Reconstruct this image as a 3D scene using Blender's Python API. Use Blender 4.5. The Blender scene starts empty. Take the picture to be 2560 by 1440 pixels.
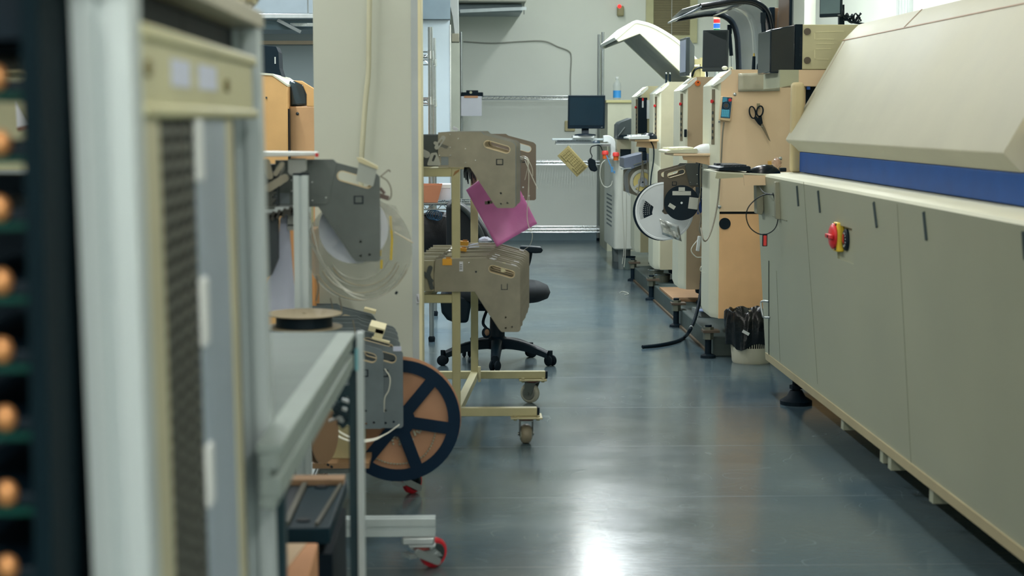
import bpy, bmesh, math, random
from mathutils import Vector, Matrix
from mathutils.geometry import tessellate_polygon
random.seed(7)
PI = math.pi
# ---------------------------------------------------------------- camera numbers (pixels of a 2560 x 1440 frame)
F = 4360.0; CX, CY = 1280.0, 720.0; VX, VY = 1150.0, 298.0; H = 1.15
PIT = math.atan((CY - VY) / F); YAW = math.atan((CX - VX) * math.cos(PIT) / F)
FWD = Vector((math.sin(YAW) * math.cos(PIT), math.cos(YAW) * math.cos(PIT), -math.sin(PIT)))
RGT = Vector((math.cos(YAW), -math.sin(YAW), 0)); UPV = RGT.cross(FWD)
CAM = Vector((0, 0, H))
def A(px, py, Y):
    d = FWD + RGT * ((px - CX) / F) - UPV * ((py - CY) / F)
    return CAM + d * (Y / d.y)
def X(px, Y, py=500): return A(px, py, Y).x
def Z(py, Y, px=1280): return A(px, py, Y).z
def FL(px, py, z=0.0):
    d = FWD + RGT * ((px - CX) / F) - UPV * ((py - CY) / F)
    return CAM + d * ((z - H) / d.z)

# ---------------------------------------------------------------- materials
def lin(c):
    c /= 255.0
    return c / 12.92 if c <= 0.04045 else ((c + 0.055) / 1.055) ** 2.4
MATS = {}
def mat(name, rgb, rough=0.5, metal=0.0, var=0.08, vscale=6.0, bump=0.0, bscale=40.0, stretch=(1, 1, 1), spec=0.5,
        alpha=1.0, emit=None, trans=0.0, coat=0.0, rvar=0.0):
    if name in MATS: return MATS[name]
    m = bpy.data.materials.new(name); m.use_nodes = True
    nt = m.node_tree; b = nt.nodes['Principled BSDF']; N = nt.nodes.new; L = nt.links.new
    col = [lin(v) for v in rgb]
    b.inputs['Roughness'].default_value = rough; b.inputs['Metallic'].default_value = metal
    b.inputs['Specular IOR Level'].default_value = spec
    b.inputs['Alpha'].default_value = alpha; b.inputs['Transmission Weight'].default_value = trans
    b.inputs['Coat Weight'].default_value = coat
    tc = N('ShaderNodeTexCoord'); mp = N('ShaderNodeMapping'); mp.inputs['Scale'].default_value = stretch
    L(tc.outputs['Object'], mp.inputs['Vector'])
    nz = N('ShaderNodeTexNoise'); nz.inputs['Scale'].default_value = vscale; nz.inputs['Detail'].default_value = 5
    L(mp.outputs['Vector'], nz.inputs['Vector'])
    rp = N('ShaderNodeValToRGB')
    rp.color_ramp.elements[0].position = 0.3; rp.color_ramp.elements[1].position = 0.7
    rp.color_ramp.elements[0].color = [max(0, c * (1 - var)) for c in col] + [1]
    rp.color_ramp.elements[1].color = [min(1, c * (1 + var)) for c in col] + [1]
    L(nz.outputs['Fac'], rp.inputs['Fac']); L(rp.outputs['Color'], b.inputs['Base Color'])
    if rvar:
        mr = N('ShaderNodeMapRange'); mr.inputs['To Min'].default_value = rough - rvar; mr.inputs['To Max'].default_value = rough + rvar
        L(nz.outputs['Fac'], mr.inputs['Value']); L(mr.outputs['Result'], b.inputs['Roughness'])
    if bump:
        nb = N('ShaderNodeTexNoise'); nb.inputs['Scale'].default_value = bscale; nb.inputs['Detail'].default_value = 4
        L(mp.outputs['Vector'], nb.inputs['Vector'])
        bp = N('ShaderNodeBump'); bp.inputs['Strength'].default_value = bump; bp.inputs['Distance'].default_value = 0.01
        L(nb.outputs['Fac'], bp.inputs['Height']); L(bp.outputs['Normal'], b.inputs['Normal'])
    if emit:
        b.inputs['Emission Color'].default_value = [lin(v) for v in emit[0]] + [1]; b.inputs['Emission Strength'].default_value = emit[1]
    MATS[name] = m
    return m

# ---------------------------------------------------------------- scene objects
COL = bpy.context.scene.collection
ORG = {}
def tag(o, label=None, cat=None, group=None, kind=None):
    if label: o['label'] = label
    if cat: o['category'] = cat
    if group: o['group'] = group
    if kind: o['kind'] = kind
    return o
def thing(name, label, cat, loc=(0, 0, 0), group=None):
    o = bpy.data.objects.new(name, None); COL.objects.link(o)
    o.location = loc; o.empty_display_size = 0.05; ORG[o.name] = Vector(loc)
    return tag(o, label, cat, group)
def dup(root, parent=None):
    c = root.copy(); COL.objects.link(c); c.parent = parent
    for ch in list(root.children): dup(ch, c)
    return c
def place(proto, used, loc, rz=0.0, label=None, group=None, scale=None):
    """first call moves the prototype itself, later calls copy it"""
    o = dup(proto) if used else proto
    o.location = loc; o.rotation_euler = (0, 0, rz)
    if scale: o.scale = scale
    if label: o['label'] = label
    if group: o['group'] = group
    return o

def fillet(poly, r, n=4):
    """round the corners of a 2D polygon; r is one radius or one per corner"""
    k = len(poly); out = []
    for i in range(k):
        ri = r[i] if isinstance(r, (list, tuple)) else r
        p = Vector(poly[i]); a = Vector(poly[i - 1]) - p; c = Vector(poly[(i + 1) % k]) - p
        la, lc = a.length, c.length
        if ri <= 0 or la < 1e-7 or lc < 1e-7: out.append((p.x, p.y)); continue
        a /= la; c /= lc
        ang = a.angle(c)
        if ang > PI - 0.05: out.append((p.x, p.y)); continue
        d = min(ri / math.tan(ang / 2), 0.48 * la, 0.48 * lc); 
        p0 = p + a * d; p2 = p + c * d
        for j in range(n + 1):
            t = j / n
            q = p0 * (1 - t) ** 2 + p * 2 * t * (1 - t) + p2 * t ** 2
            out.append((q.x, q.y))
    return out
def circle2(cx, cy, r, n=24, a0=0.0): return [(cx + r * math.cos(a0 + 2 * PI * i / n), cy + r * math.sin(a0 + 2 * PI * i / n)) for i in range(n)]
def rect2(x0, x1, y0, y1): return [(x0, y0), (x1, y0), (x1, y1), (x0, y1)]
def slot2(x0, y0, x1, y1, r, n=8):
    a = math.atan2(y1 - y0, x1 - x0); o = []
    for i in range(n + 1): t = a - PI / 2 + PI * i / n; o.append((x1 + r * math.cos(t), y1 + r * math.sin(t)))
    for i in range(n + 1): t = a + PI / 2 + PI * i / n; o.append((x0 + r * math.cos(t), y0 + r * math.sin(t)))
    return o
def spline(pts, n=8):
    P = [Vector(p) for p in pts]
    if len(P) < 3: return P
    out = []
    for i in range(len(P) - 1):
        p0 = P[i - 1] if i else P[0] * 2 - P[1]; p1, p2 = P[i], P[i + 1]
        p3 = P[i + 2] if i + 2 < len(P) else P[-1] * 2 - P[-2]
        for j in range(n):
            t = j / n
            out.append(0.5 * ((2 * p1) + (p2 - p0) * t + (2 * p0 - 5 * p1 + 4 * p2 - p3) * t * t + (3 * p1 - p0 - 3 * p2 + p3) * t ** 3))
    out.append(P[-1]); return out

class MB:
    def __init__(s): s.v = []; s.f = []; s.m = []
    def add(s, vs, fs, m=0):
        k = len(s.v); s.v += [tuple(v) for v in vs]; s.f += [tuple(i + k for i in f) for f in fs]; s.m += [m] * len(fs); return s
    def box(s, x0, x1, y0, y1, z0, z1, m=0):
        return s.add([(x, y, z) for x in (x0, x1) for y in (y0, y1) for z in (z0, z1)],
                     [(0, 1, 3, 2), (4, 6, 7, 5), (0, 4, 5, 1), (2, 3, 7, 6), (0, 2, 6, 4), (1, 5, 7, 3)], m)
    def obox(s, c, size, R=None, m=0):
        c = Vector(c); R = R or Matrix.Identity(3)
        vs = [c + R @ Vector((sx * size[0] / 2, sy * size[1] / 2, sz * size[2] / 2)) for sx in (-1, 1) for sy in (-1, 1) for sz in (-1, 1)]
        return s.add(vs, [(0, 1, 3, 2), (4, 6, 7, 5), (0, 4, 5, 1), (2, 3, 7, 6), (0, 2, 6, 4), (1, 5, 7, 3)], m)
    def bar(s, p0, p1, w, h, up=(0, 0, 1), m=0):
        p0, p1 = Vector(p0), Vector(p1); d = (p1 - p0); l = d.length; d /= l
        u = Vector(up); 
        if abs(d.dot(u)) > 0.99: u = Vector((0, 1, 0))
        sd = d.cross(u).normalized(); u = sd.cross(d)
        R = Matrix((sd, d, u)).transposed()
        return s.obox((p0 + p1) / 2, (w, l, h), R, m)
    def loft(s, rings, closed=True, caps=True, m=0):
        n = len(rings[0]); vs = [p for r in rings for p in r]; fs = []
        for i in range(len(rings) - 1):
            for j in range(n if closed else n - 1):
                fs.append((i * n + j, i * n + (j + 1) % n, (i + 1) * n + (j + 1) % n, (i + 1) * n + j))
        if caps and closed: fs += [tuple(range(n))[::-1], tuple(range((len(rings) - 1) * n, len(rings) * n))]
        return s.add(vs, fs, m)
    def tube(s, pts, r, n=8, m=0, caps=True, flat=1.0):
        P = [Vector(p) for p in pts]; rings = []; u = None
        for i, p in enumerate(P):
            d = (P[min(i + 1, len(P) - 1)] - P[max(i - 1, 0)])
            if d.length < 1e-9: d = Vector((0, 0, 1))
            d.normalize()
            if u is None: u = d.orthogonal().normalized()
            u = (u - d * u.dot(d))
            u = u.normalized() if u.length > 1e-6 else d.orthogonal().normalized()
            w = d.cross(u); ri = r[i] if isinstance(r, (list, tuple)) else r
            rings.append([p + u * ri * math.cos(2 * PI * j / n) + w * ri * flat * math.sin(2 * PI * j / n) for j in range(n)])
        return s.loft(rings, True, caps, m)
    def cyl(s, p0, p1, r, r2=None, n=20, m=0): 
        p0, p1 = Vector(p0), Vector(p1)
        return s.tube([p0, p1], [r, r if r2 is None else r2], n, m)
    def ribbon(s, pts, w, t, wdir, m=0):
        """flat strip following pts, wide along wdir"""
        P = [Vector(p) for p in pts]; wd = Vector(wdir).normalized(); rings = []
        for i, p in enumerate(P):
            d = (P[min(i + 1, len(P) - 1)] - P[max(i - 1, 0)]).normalized(); nn = d.cross(wd).normalized()
            rings.append([p + wd * w / 2 + nn * t / 2, p - wd * w / 2 + nn * t / 2, p - wd * w / 2 - nn * t / 2, p + wd * w / 2 - nn * t / 2])
        return s.loft(rings, True, True, m)
    def lathe(s, prof, c, axis=(0, 0, 1), n=32, m=0):
        c = Vector(c); a = Vector(axis).normalized(); u = a.orthogonal().normalized(); w = a.cross(u)
        if abs(a.z) > .99: u, w = Vector((1, 0, 0)), Vector((0, 1, 0)) * (1 if a.z > 0 else -1)
        rings = [[c + a * h + (u * math.cos(2 * PI * j / n) + w * math.sin(2 * PI * j / n)) * max(r, 1e-5) for j in range(n)] for r, h in prof]
        if prof[0][0] > 1e-4 and prof[-1][0] > 1e-4 and len(prof) > 2: return s.loft(rings + [rings[0]], True, False, m)
        return s.loft(rings, True, True, m)
    def prism(s, outer, a0, a1, plane='xz', holes=(), m=0):
        mp = {'xz': lambda u, v, a: (u, a, v), 'xy': lambda u, v, a: (u, v, a), 'yz': lambda u, v, a: (a, u, v)}[plane]
        loops = [list(outer)] + [list(h) for h in holes]
        flat = [p for l in loops for p in l]; n = len(flat)
        tris = tessellate_polygon([[Vector((p[0], p[1], 0)) for p in l] for l in loops])
        vs = [mp(p[0], p[1], a0) for p in flat] + [mp(p[0], p[1], a1) for p in flat]
        if holes: fs = [tuple(t) for t in tris] + [tuple(i + n for i in t) for t in tris]
        else: fs = [tuple(range(n)), tuple(range(n, 2 * n))]
        k = 0
        for l in loops:
            for i in range(len(l)):
                j = (i + 1) % len(l); fs.append((k + i, k + j, n + k + j, n + k + i))
            k += len(l)
        return s.add(vs, fs, m)
    def sphere(s, c, r, n=16, k=10, m=0):
        r = r if isinstance(r, (tuple, list)) else (r, r, r); c = Vector(c)
        rings = [[c + Vector((r[0] * math.sin(t) * math.cos(2 * PI * j / n), r[1] * math.sin(t) * math.sin(2 * PI * j / n), r[2] * math.cos(t))) for j in range(n)]
                 for t in [max(1e-3, min(PI - 1e-3, PI * i / k)) for i in range(k + 1)]]
        return s.loft(rings, True, True, m)
    def rot(s, R, c=(0, 0, 0), k=0):
        c = Vector(c)
        for i in range(k, len(s.v)): s.v[i] = tuple(c + R @ (Vector(s.v[i]) - c))
        return s
    def build(s, name, mats, parent=None, bevel=0.0, ang=40, seg=2):
        org = Vector((0, 0, 0))
        if parent is not None: org = ORG.get(parent.name, Vector((0, 0, 0)))
        me = bpy.data.meshes.new(name)
        me.from_pydata([Vector(v) - org for v in s.v], [], s.f)
        bm = bmesh.new(); bm.from_mesh(me); bmesh.ops.recalc_face_normals(bm, faces=bm.faces); bm.to_mesh(me); bm.free()
        if not isinstance(mats, (list, tuple)): mats = [mats]
        for m in mats: me.materials.append(m)
        for i, p in enumerate(me.polygons): p.material_index = min(s.m[i], len(mats) - 1); p.use_smooth = True
        me.set_sharp_from_angle(angle=math.radians(ang))
        o = bpy.data.objects.new(name, me); COL.objects.link(o)
        if parent is not None: o.parent = parent
        ORG[o.name] = org
        if bevel:
            b = o.modifiers.new('bevel', 'BEVEL'); b.width = bevel; b.segments = seg; b.limit_method = 'ANGLE'; b.angle_limit = math.radians(40)
            b.harden_normals = False
        return o
def RX(a): return Matrix.Rotation(a, 3, 'X')
def RY(a): return Matrix.Rotation(a, 3, 'Y')
def RZ(a): return Matrix.Rotation(a, 3, 'Z')
ORD = ['first', 'second', 'third', 'fourth', 'fifth', 'sixth', 'seventh', 'eighth', 'ninth', 'tenth', 'eleventh', 'twelfth', 'thirteenth', 'fourteenth', 'fifteenth', 'sixteenth']

# palette
WALL = mat('painted wall', (222, 229, 222), .75, var=.04, vscale=1.2, bump=.05, bscale=60)
WALLG = mat('grey wall paint', (128, 140, 142), .8, var=.05, vscale=1.0)
CREAM = mat('cream machine paint', (224, 225, 202), .42, var=.04, vscale=3)
GREENC = mat('grey green machine paint', (168, 172, 150), .4, var=.05, vscale=2.2, rvar=.06)
PEACH = mat('peach machine paint', (236, 209, 173), .5, var=.05, vscale=2)
TAUPE = mat('taupe machine paint', (186, 164, 132), .5, var=.05, vscale=2)
WHITEM = mat('white machine paint', (222, 226, 216), .4, var=.03, vscale=3)
HOODP = mat('off white hood paint', (190, 189, 170), .62, spec=.3, var=.06, vscale=2.6, bump=.06, bscale=3, rvar=.1)
BLUE = mat('blue enamel', (0, 72, 150), .45, spec=.2, var=.1, vscale=8, bump=.03, bscale=300)
BLACK = mat('black plastic', (4, 26, 38), .5, var=.15, spec=.25)
BLACKG = mat('glossy black plastic', (4, 18, 28), .2, var=.1, spec=.4)
BLACKM = mat('matt black steel', (4, 26, 38), .65, var=.2, spec=.2)
DGREY = mat('dark grey plastic', (56, 66, 68), .5, var=.1)
GREY = mat('mid grey plastic', (120, 128, 128), .5, var=.08)
ALU = mat('brushed aluminium', (186, 194, 196), .38, metal=.75, var=.06, vscale=30, stretch=(1, 1, .05))
ALUW = mat('anodised aluminium', (192, 204, 206), .45, metal=.3, var=.05, vscale=20, stretch=(1, 1, .05))
STEEL = mat('feeder steel', (134, 130, 116), .42, metal=.55, var=.13, vscale=14, rvar=.08, bump=.02, bscale=60)
STEELD = mat('grey feeder plate', (98, 106, 104), .5, metal=.35, var=.1, vscale=14)
STEELB = mat('blue grey feeder plate', (116, 128, 134), .42, metal=.45, var=.1, vscale=14)
CHROME = mat('chrome wire', (200, 206, 208), .22, metal=.95, var=.05)
TABLE = mat('steel table top', (114, 128, 126), .55, spec=.12, var=.1, vscale=3, stretch=(1, 8, 1), rvar=.08)
YELLOWF = mat('pale yellow frame paint', (176, 172, 134), .5, var=.08, vscale=10)
KRAFT = mat('kraft cardboard', (204, 152, 112), .8, var=.06, vscale=8)
BOXBR = mat('brown cardboard', (196, 132, 100), .8, var=.08, vscale=8)
WHITEP = mat('white plastic', (220, 226, 226), .4, var=.03)
PAPER = mat('white paper', (212, 216, 226), .8, var=.03)
PAPERL = mat('lavender white sheet', (206, 214, 236), .6, var=.03)
TAPE = mat('cream masking tape', (214, 208, 172), .7, var=.05)
RED = mat('red plastic', (212, 44, 50), .35, var=.05)
REDL = mat('pale red plastic', (232, 70, 66), .4, var=.05)
ORANGE = mat('orange plastic', (226, 110, 40), .4, var=.05)
YELLOW = mat('yellow plastic', (232, 200, 60), .4, var=.05)
AMBER = mat('amber tag', (226, 164, 40), .5, var=.1)
BLUEP = mat('bright blue plastic', (40, 110, 220), .35)
GREENP = mat('green plastic', (20, 130, 80), .35)
PINK = mat('pink antistatic film', (240, 140, 214), .35, alpha=.9, var=.10, vscale=9, bump=.12, bscale=22)
GLASSD = mat('smoked acrylic', (88, 104, 122), .12, alpha=.45, var=.05)
CLEAR = mat('clear plastic film', (206, 210, 200), .15, alpha=.28, var=.1, vscale=20)
CLEARW = mat('clear tape strip', (224, 226, 214), .3, alpha=.75, var=.05)
SCREEN = mat('dark monitor screen', (20, 42, 54), .22, var=.03)
SCREENL = mat('bright grey screen', (142, 152, 172), .3, var=.03)
RUBBER = mat('black rubber', (8, 24, 34), .75, var=.1, spec=.2)
WIREW = mat('white cable', (214, 216, 204), .5)
WIREG = mat('grey cable', (130, 126, 112), .5)
WOODB = mat('brown plywood', (152, 120, 88), .7, var=.12, vscale=6, stretch=(1, 8, 1))
BEAMG = mat('green grey steel beam', (62, 76, 74), .6, var=.15)
COPPER = mat('copper component', (206, 146, 92), .3, metal=.4, var=.1)
PCB = mat('circuit board green', (0, 62, 54), .5, var=.15, spec=.2)
LGREY = mat('light grey plastic', (186, 192, 190), .5, var=.04)
BEIGEK = mat('yellowed beige plastic', (156, 144, 96), .6, var=.06)
# ================================================================ ROOM
YB = 16.6
def floor_material():
    m = bpy.data.materials.new('polished resin floor'); m.use_nodes = True; nt = m.node_tree; N = nt.nodes.new; L = nt.links.new
    b = nt.nodes['Principled BSDF']
    tc = N('ShaderNodeTexCoord')
    nz = N('ShaderNodeTexNoise'); nz.inputs['Scale'].default_value = .9; nz.inputs['Detail'].default_value = 6; L(tc.outputs['Object'], nz.inputs['Vector'])
    rp = N('ShaderNodeValToRGB'); e = rp.color_ramp.elements
    e[0].position = .3; e[0].color = (lin(62), lin(88), lin(104), 1); e[1].position = .72; e[1].color = (lin(94), lin(106), lin(106), 1)
    L(nz.outputs['Fac'], rp.inputs['Fac'])
    # joints across the aisle every 0.83 m
    sp = N('ShaderNodeSeparateXYZ'); L(tc.outputs['Object'], sp.inputs['Vector'])
    def M(op, a, bb=None):
        q = N('ShaderNodeMath'); q.operation = op
        for i, v in enumerate((a, bb)):
            if v is None: continue
            if isinstance(v, (int, float)): q.inputs[i].default_value = v
            else: L(v, q.inputs[i])
        return q.outputs[0]
    j = M('LESS_THAN', M('ABSOLUTE', M('SUBTRACT', M('FRACT', M('MULTIPLY', M('ADD', sp.outputs['Y'], .16), 1 / .83)), .5)), .0022)
    mx = N('ShaderNodeMix'); mx.data_type = 'RGBA'; mx.inputs['B'].default_value = (.06, .08, .08, 1)
    L(M('MULTIPLY', j, .6), mx.inputs['Factor']); L(rp.outputs['Color'], mx.inputs['A']); L(mx.outputs['Result'], b.inputs['Base Color'])
    # scratches: thin lines of a distorted wave, drawn in the roughness and the bump
    n2 = N('ShaderNodeTexNoise'); n2.inputs['Scale'].default_value = 2.2; n2.inputs['Detail'].default_value = 8; n2.inputs['Roughness'].default_value = .65
    L(tc.outputs['Object'], n2.inputs['Vector'])
    r = N('ShaderNodeMapRange'); r.inputs['From Min'].default_value = .3; r.inputs['From Max'].default_value = .7
    r.inputs['To Min'].default_value = .13; r.inputs['To Max'].default_value = .23; L(n2.outputs['Fac'], r.inputs['Value'])
    L(M('ADD', r.outputs['Result'], M('MULTIPLY', j, .3)), b.inputs['Roughness'])
    mp = N('ShaderNodeMapping'); mp.inputs['Scale'].default_value = (3, 9, 1); L(tc.outputs['Object'], mp.inputs['Vector'])
    n3 = N('ShaderNodeTexNoise'); n3.inputs['Scale'].default_value = 9; n3.inputs['Detail'].default_value = 6; L(mp.outputs['Vector'], n3.inputs['Vector'])
    bp = N('ShaderNodeBump'); bp.inputs['Strength'].default_value = .035; bp.inputs['Distance'].default_value = .01
    L(n3.outputs['Fac'], bp.inputs['Height']); L(bp.outputs['Normal'], b.inputs['Normal'])
    b.inputs['Specular IOR Level'].default_value = .42
    # fine curved scuffs: thin contour lines of a smooth noise, kept only in patches
    def noise(s_, d_):
        q = N('ShaderNodeTexNoise'); q.inputs['Scale'].default_value = s_; q.inputs['Detail'].default_value = d_; L(tc.outputs['Object'], q.inputs['Vector']); return q.outputs['Fac']
    ln = M('LESS_THAN', M('ABSOLUTE', M('SUBTRACT', M('FRACT', M('MULTIPLY', noise(2.1, 1.5), 26)), .5)), .02)
    mk = M('GREATER_THAN', noise(5.0, 2), .56)
    haze = M('MULTIPLY', M('MAXIMUM', M('SUBTRACT', noise(1.6, 5), .52), 0), 1.2)
    m2 = N('ShaderNodeMix'); m2.data_type = 'RGBA'; m2.inputs['B'].default_value = (.30, .37, .37, 1)
    L(M('ADD', M('MULTIPLY', M('MULTIPLY', ln, mk), .32), haze), m2.inputs['Factor']); L(mx.outputs['Result'], m2.inputs['A']); L(m2.outputs['Result'], b.inputs['Base Color'])
    return m
def struct(name, mb, m, parent=None, bevel=0): return tag(mb.build(name, m, parent, bevel), kind='structure')
struct('floor', MB().box(-6, 3.2, -3.2, 16.8, -.1, 0), floor_material())
struct('wall_back', MB().box(-6, 3.2, YB, YB + .15, 0, 3.2), WALL)
struct('wall_right', MB().box(3.0, 3.2, -3.2, YB, 0, 3.2), WALL)
struct('wall_left', MB().box(-6, -5.8, -3.2, YB, 0, 3.2), WALL)
struct('wall_front', MB().box(-5.8, 3.0, -3.2, -3.0, 0, 3.2), WALL)
CEIL = mat('white ceiling paint', (205, 205, 198), .8, var=.03)
struct('ceiling', MB().box(-6, 3.2, -3.2, YB + .15, 3.2, 3.3), CEIL)
struct('baseboard_back', MB().box(-1, 3.0, YB - .015, YB, 0, .08), mat('blue grey skirting', (110, 132, 140), .5))
# partition that closes the left bay, seen between rack and column
struct('wall_partition', MB().box(-5.8, -.27, 13.0, 13.12, 0, 3.2), WALLG)
struct('trim_1', MB().box(-2.6, -.27, 12.97, 13.0, Z(112, 13), Z(103, 13)), mat('tan trim', (160, 146, 124), .6))
struct('trim_2', MB().box(-2.6, -.27, 12.5, 13.0, Z(34, 12.5), 3.2), mat('grey blue bulkhead', (150, 164, 172), .7))
# the column by the aisle
cx0, cx1, cy0, cy1 = X(784, 5.75, 200), X(1046, 5.75, 400), 5.75, 6.08
struct('wall_column', MB().box(cx0, cx1, cy0, cy1, 0, 3.2), mat('column paint', (196, 202, 190), .6, var=.05, vscale=1.6, bump=.05, bscale=25))
struct('trim_3', MB().box(cx1 - .022, cx1, cy0 - .003, cy0 - .0005, 0, 3.2), mat('column edge guard', (176, 186, 188), .45))
struct('trim_6', MB().box(cx1, cx1 + .010, cy0 - .003, cy1, 0, 3.2), mat('lit column side', (232, 226, 186), .5))  # strip added; its cream colour carries the lamp light on the side face
st = MB().box(X(1040, 5.74), X(1047, 5.74), 5.743, 5.7465, Z(757, 5.74), Z(735, 5.74))
o = tag(st.build('sticker', PAPER), 'small white printed sticker low on the right edge of the column', 'sticker')
sm = MB()
for k in range(4): sm.box(X(1041, 5.74), X(1042.5 + k, 5.74), 5.7415, 5.743, Z(741 + 4 * k, 5.74), Z(739 + 4 * k, 5.74))
sm.build('print', DGREY, o)
cd = MB().tube(spline([A(925, -60, 5.72), A(922, 100, 5.72), A(921, 180, 5.72), A(914, 250, 5.72), A(908, 330, 5.72), A(903, 420, 5.72), A(903, 560, 5.72)], 8), .0085, 10)
tag(cd.build('wall_cable', mat('cream painted cable', (196, 196, 170), .5)), 'cream cable running down the face of the column', 'cable')

# back wall things
def winframe():
    x0, x1 = X(1611, YB), X(1738, YB); z0 = Z(107, YB); z1 = z0 + 1.1
    w = MB(); t = .07
    w.box(x0, x0 + t, YB - .03, YB - .001, z0, z1).box(x1 - t, x1, YB - .03, YB - .001, z0, z1)
    w.box(x0 + t, x1 - t, YB - .03, YB - .001, z0, z0 + t).box(x0 + t, x1 - t, YB - .03, YB - .001, z1 - t, z1)
    o = struct('window_1', w, mat('cream window frame', (190, 190, 150), .5))
    MB().box(x0 + t, x1 - t, YB - .008, YB - .001, z0 + t, z1 - t).build('pane', mat('dim window pane', (110, 112, 98), .2), o)
    b = MB(); k = 0; z = z0 + t + .008
    while z < z1 - t:
        b.bar((x0 + t, YB - .016, z), (x1 - t, YB - .016, z), .016, .003, up=(0, -.7, .7)); z += .0155
    b.build('blind', mat('taupe blind slats', (152, 146, 116), .6), o)
    MB().box((x0 + x1) / 2 - .002, (x0 + x1) / 2 + .002, YB - .027, YB - .024, z0 + t, z1 - t).build('blind_cord', WHITEP, o)
winframe()
al = thing('wall_alarm', 'small beige wall sounder with a red lamp high on back wall', 'alarm', A(1551, 40, YB))
c = A(1551, 27, YB - .03)
MB().box(c.x - .032, c.x + .032, YB - .06, YB - .001, c.z - .05, c.z + .045).build('housing', mat('beige alarm plastic', (150, 146, 110), .5), al, .012)
MB().sphere((c.x - .012, YB - .06, c.z + .04), .018).build('lamp', mat('lit red lamp', (255, 60, 60), .3, emit=((255, 40, 40), 1.5)), al)
cb = MB().tube(spline([A(1158, 104, YB - .012), A(1230, 108, YB - .012), A(1300, 104, YB - .012), A(1360, 103, YB - .012), A(1395, 117, YB - .012), A(1422, 128, YB - .012), A(1428, 145, YB - .012), A(1426, 200, YB - .012), A(1427, 300, YB - .012)], 8), .006, 8)
tag(cb.build('wall_cable', mat('grey wall cable', (150, 154, 146), .5)), 'thin grey cable clipped in an arch across the back wall', 'cable')
c = A(1427, 315, YB)
ws = thing('wall_socket', 'yellowed square socket on back wall behind the small monitor', 'socket', c)
MB().box(c.x - .06, c.x + .04, YB - .02, YB - .001, c.z - .05, c.z + .05).build('plate', mat('yellowed socket', (190, 182, 140), .5), ws, .008)
MB().box(c.x - .035, c.x + .015, YB - .026, YB - .02, c.z - .028, c.z + .028).build('insert', mat('socket insert', (206, 198, 160), .5), ws)
# ducts top middle
d = thing('cable_duct', 'grey metal trunking with a rail high on back wall', 'duct', A(1230, 20, YB))
x0, x1 = X(1141, 16.2, 10), X(1303, 16.2, 10)
MB().box(x0, x1, 15.9, YB - .001, Z(32, 16), Z(12, 16)).build('lower_tray', mat('blue grey duct', (140, 156, 164), .5), d, .01)
MB().box(x0, x1 + .03, 15.7, YB - .001, Z(10, 16), 2.75).build('upper_casing', mat('pale duct casing', (174, 178, 168), .6), d, .01)
r = MB(); r.bar(A(1150, 28, 15.85), A(1316, 21, 15.85), .02, .03); r.build('rail', ALUW, d)
MB().cyl(A(1310, 36, 15.85), A(1310, -90, 15.85), .004, n=8).build('hanger_rod', GREY, d)
# sloping strut and bulkhead between partition and back wall
d = thing('roof_strut', 'pale grey sloping roof strut beside the white partition panel', 'beam', A(1135, 60, 13.5))
MB().prism([(X(1126, 13.6, 0), Z(-260, 13.6)), (X(1121, 13.6, 0) , Z(0, 13.6)), (X(1131, 13.6, 50), Z(45, 13.6)), (X(1136, 13.6, 90), Z(86, 13.6)),
            (X(1148, 13.6, 90), Z(86, 13.6)), (X(1147, 13.6, 50), Z(45, 13.6)), (X(1143, 13.6, 0), Z(-260, 13.6))], 13.5, 13.62).build('web', mat('strut paint', (178, 184, 182), .5), d, .004)
MB().box(X(1130, 13.6), X(1149, 13.6), 13.47, 13.65, Z(107, 13.6), Z(86, 13.6)).build('end_bracket', mat('strut bracket', (140, 138, 120), .5), d, .004)
pn = thing('partition_panel', 'tall glossy white panel with a bright metal edge behind yellow cart', 'panel', (-.2, 12.9, 0))
px0, px1 = X(1050, 12.9), X(1126, 12.9)
MB().box(px0, px1, 12.9, 12.94, 0, Z(50, 12.9)).build('sheet', mat('pale glossy panel', (184, 200, 208), .25, var=.05, vscale=2), pn)
MB().box(px1, px1 + .008, 12.895, 12.945, 0, Z(62, 12.9)).build('edge_strip', CHROME, pn)
struct('trim_4', MB().box(px0, px1 + .004, 12.85, 12.97, Z(49, 12.9), 3.2), mat('grey bulkhead', (128, 146, 156), .6))
struct('trim_5', MB().box(X(1128, 14.5), X(1151, 14.5), 14.4, 14.5, 0, Z(107, 14.5)), mat('shaded door post', (172, 178, 164), .6))

# ================================================================ LIGHT: rows of fluorescent battens under the ceiling
LAMPM = mat('fluorescent tube', (255, 250, 238), .4, emit=((255, 250, 238), 14.0))
def batten(x, y, l, label, e, colr=(1, .965, .9)):
    t = thing('ceiling_lamp', label, 'lamp', (x, y, 2.95), 'fluorescent battens under the ceiling')
    MB().box(x - .06, x + .06, y - l / 2, y + l / 2, 2.93, 3.0).build('body', WHITEP, t, .01)
    q = MB()
    for s in (-.03, .03): q.cyl((x + s, y - l / 2 + .03, 2.915), (x + s, y + l / 2 - .03, 2.915), .013, n=12)
    q.build('tube', LAMPM, t)
    for s in (-1, 1): MB().cyl((x, y + s * l * .4, 3.0), (x, y + s * l * .4, 3.2), .006, n=8).build('hanger', GREY, t)
    ld = bpy.data.lights.new('lamp light', 'AREA'); ld.shape = 'RECTANGLE'; ld.size = .12; ld.size_y = l; ld.energy = e; ld.color = colr
    lo = bpy.data.objects.new('lamp_light', ld); COL.objects.link(lo); lo.parent = t; lo.location = (0, 0, -.06)
WARM, COOL = (1, .965, .90), (.90, .97, 1)
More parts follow.
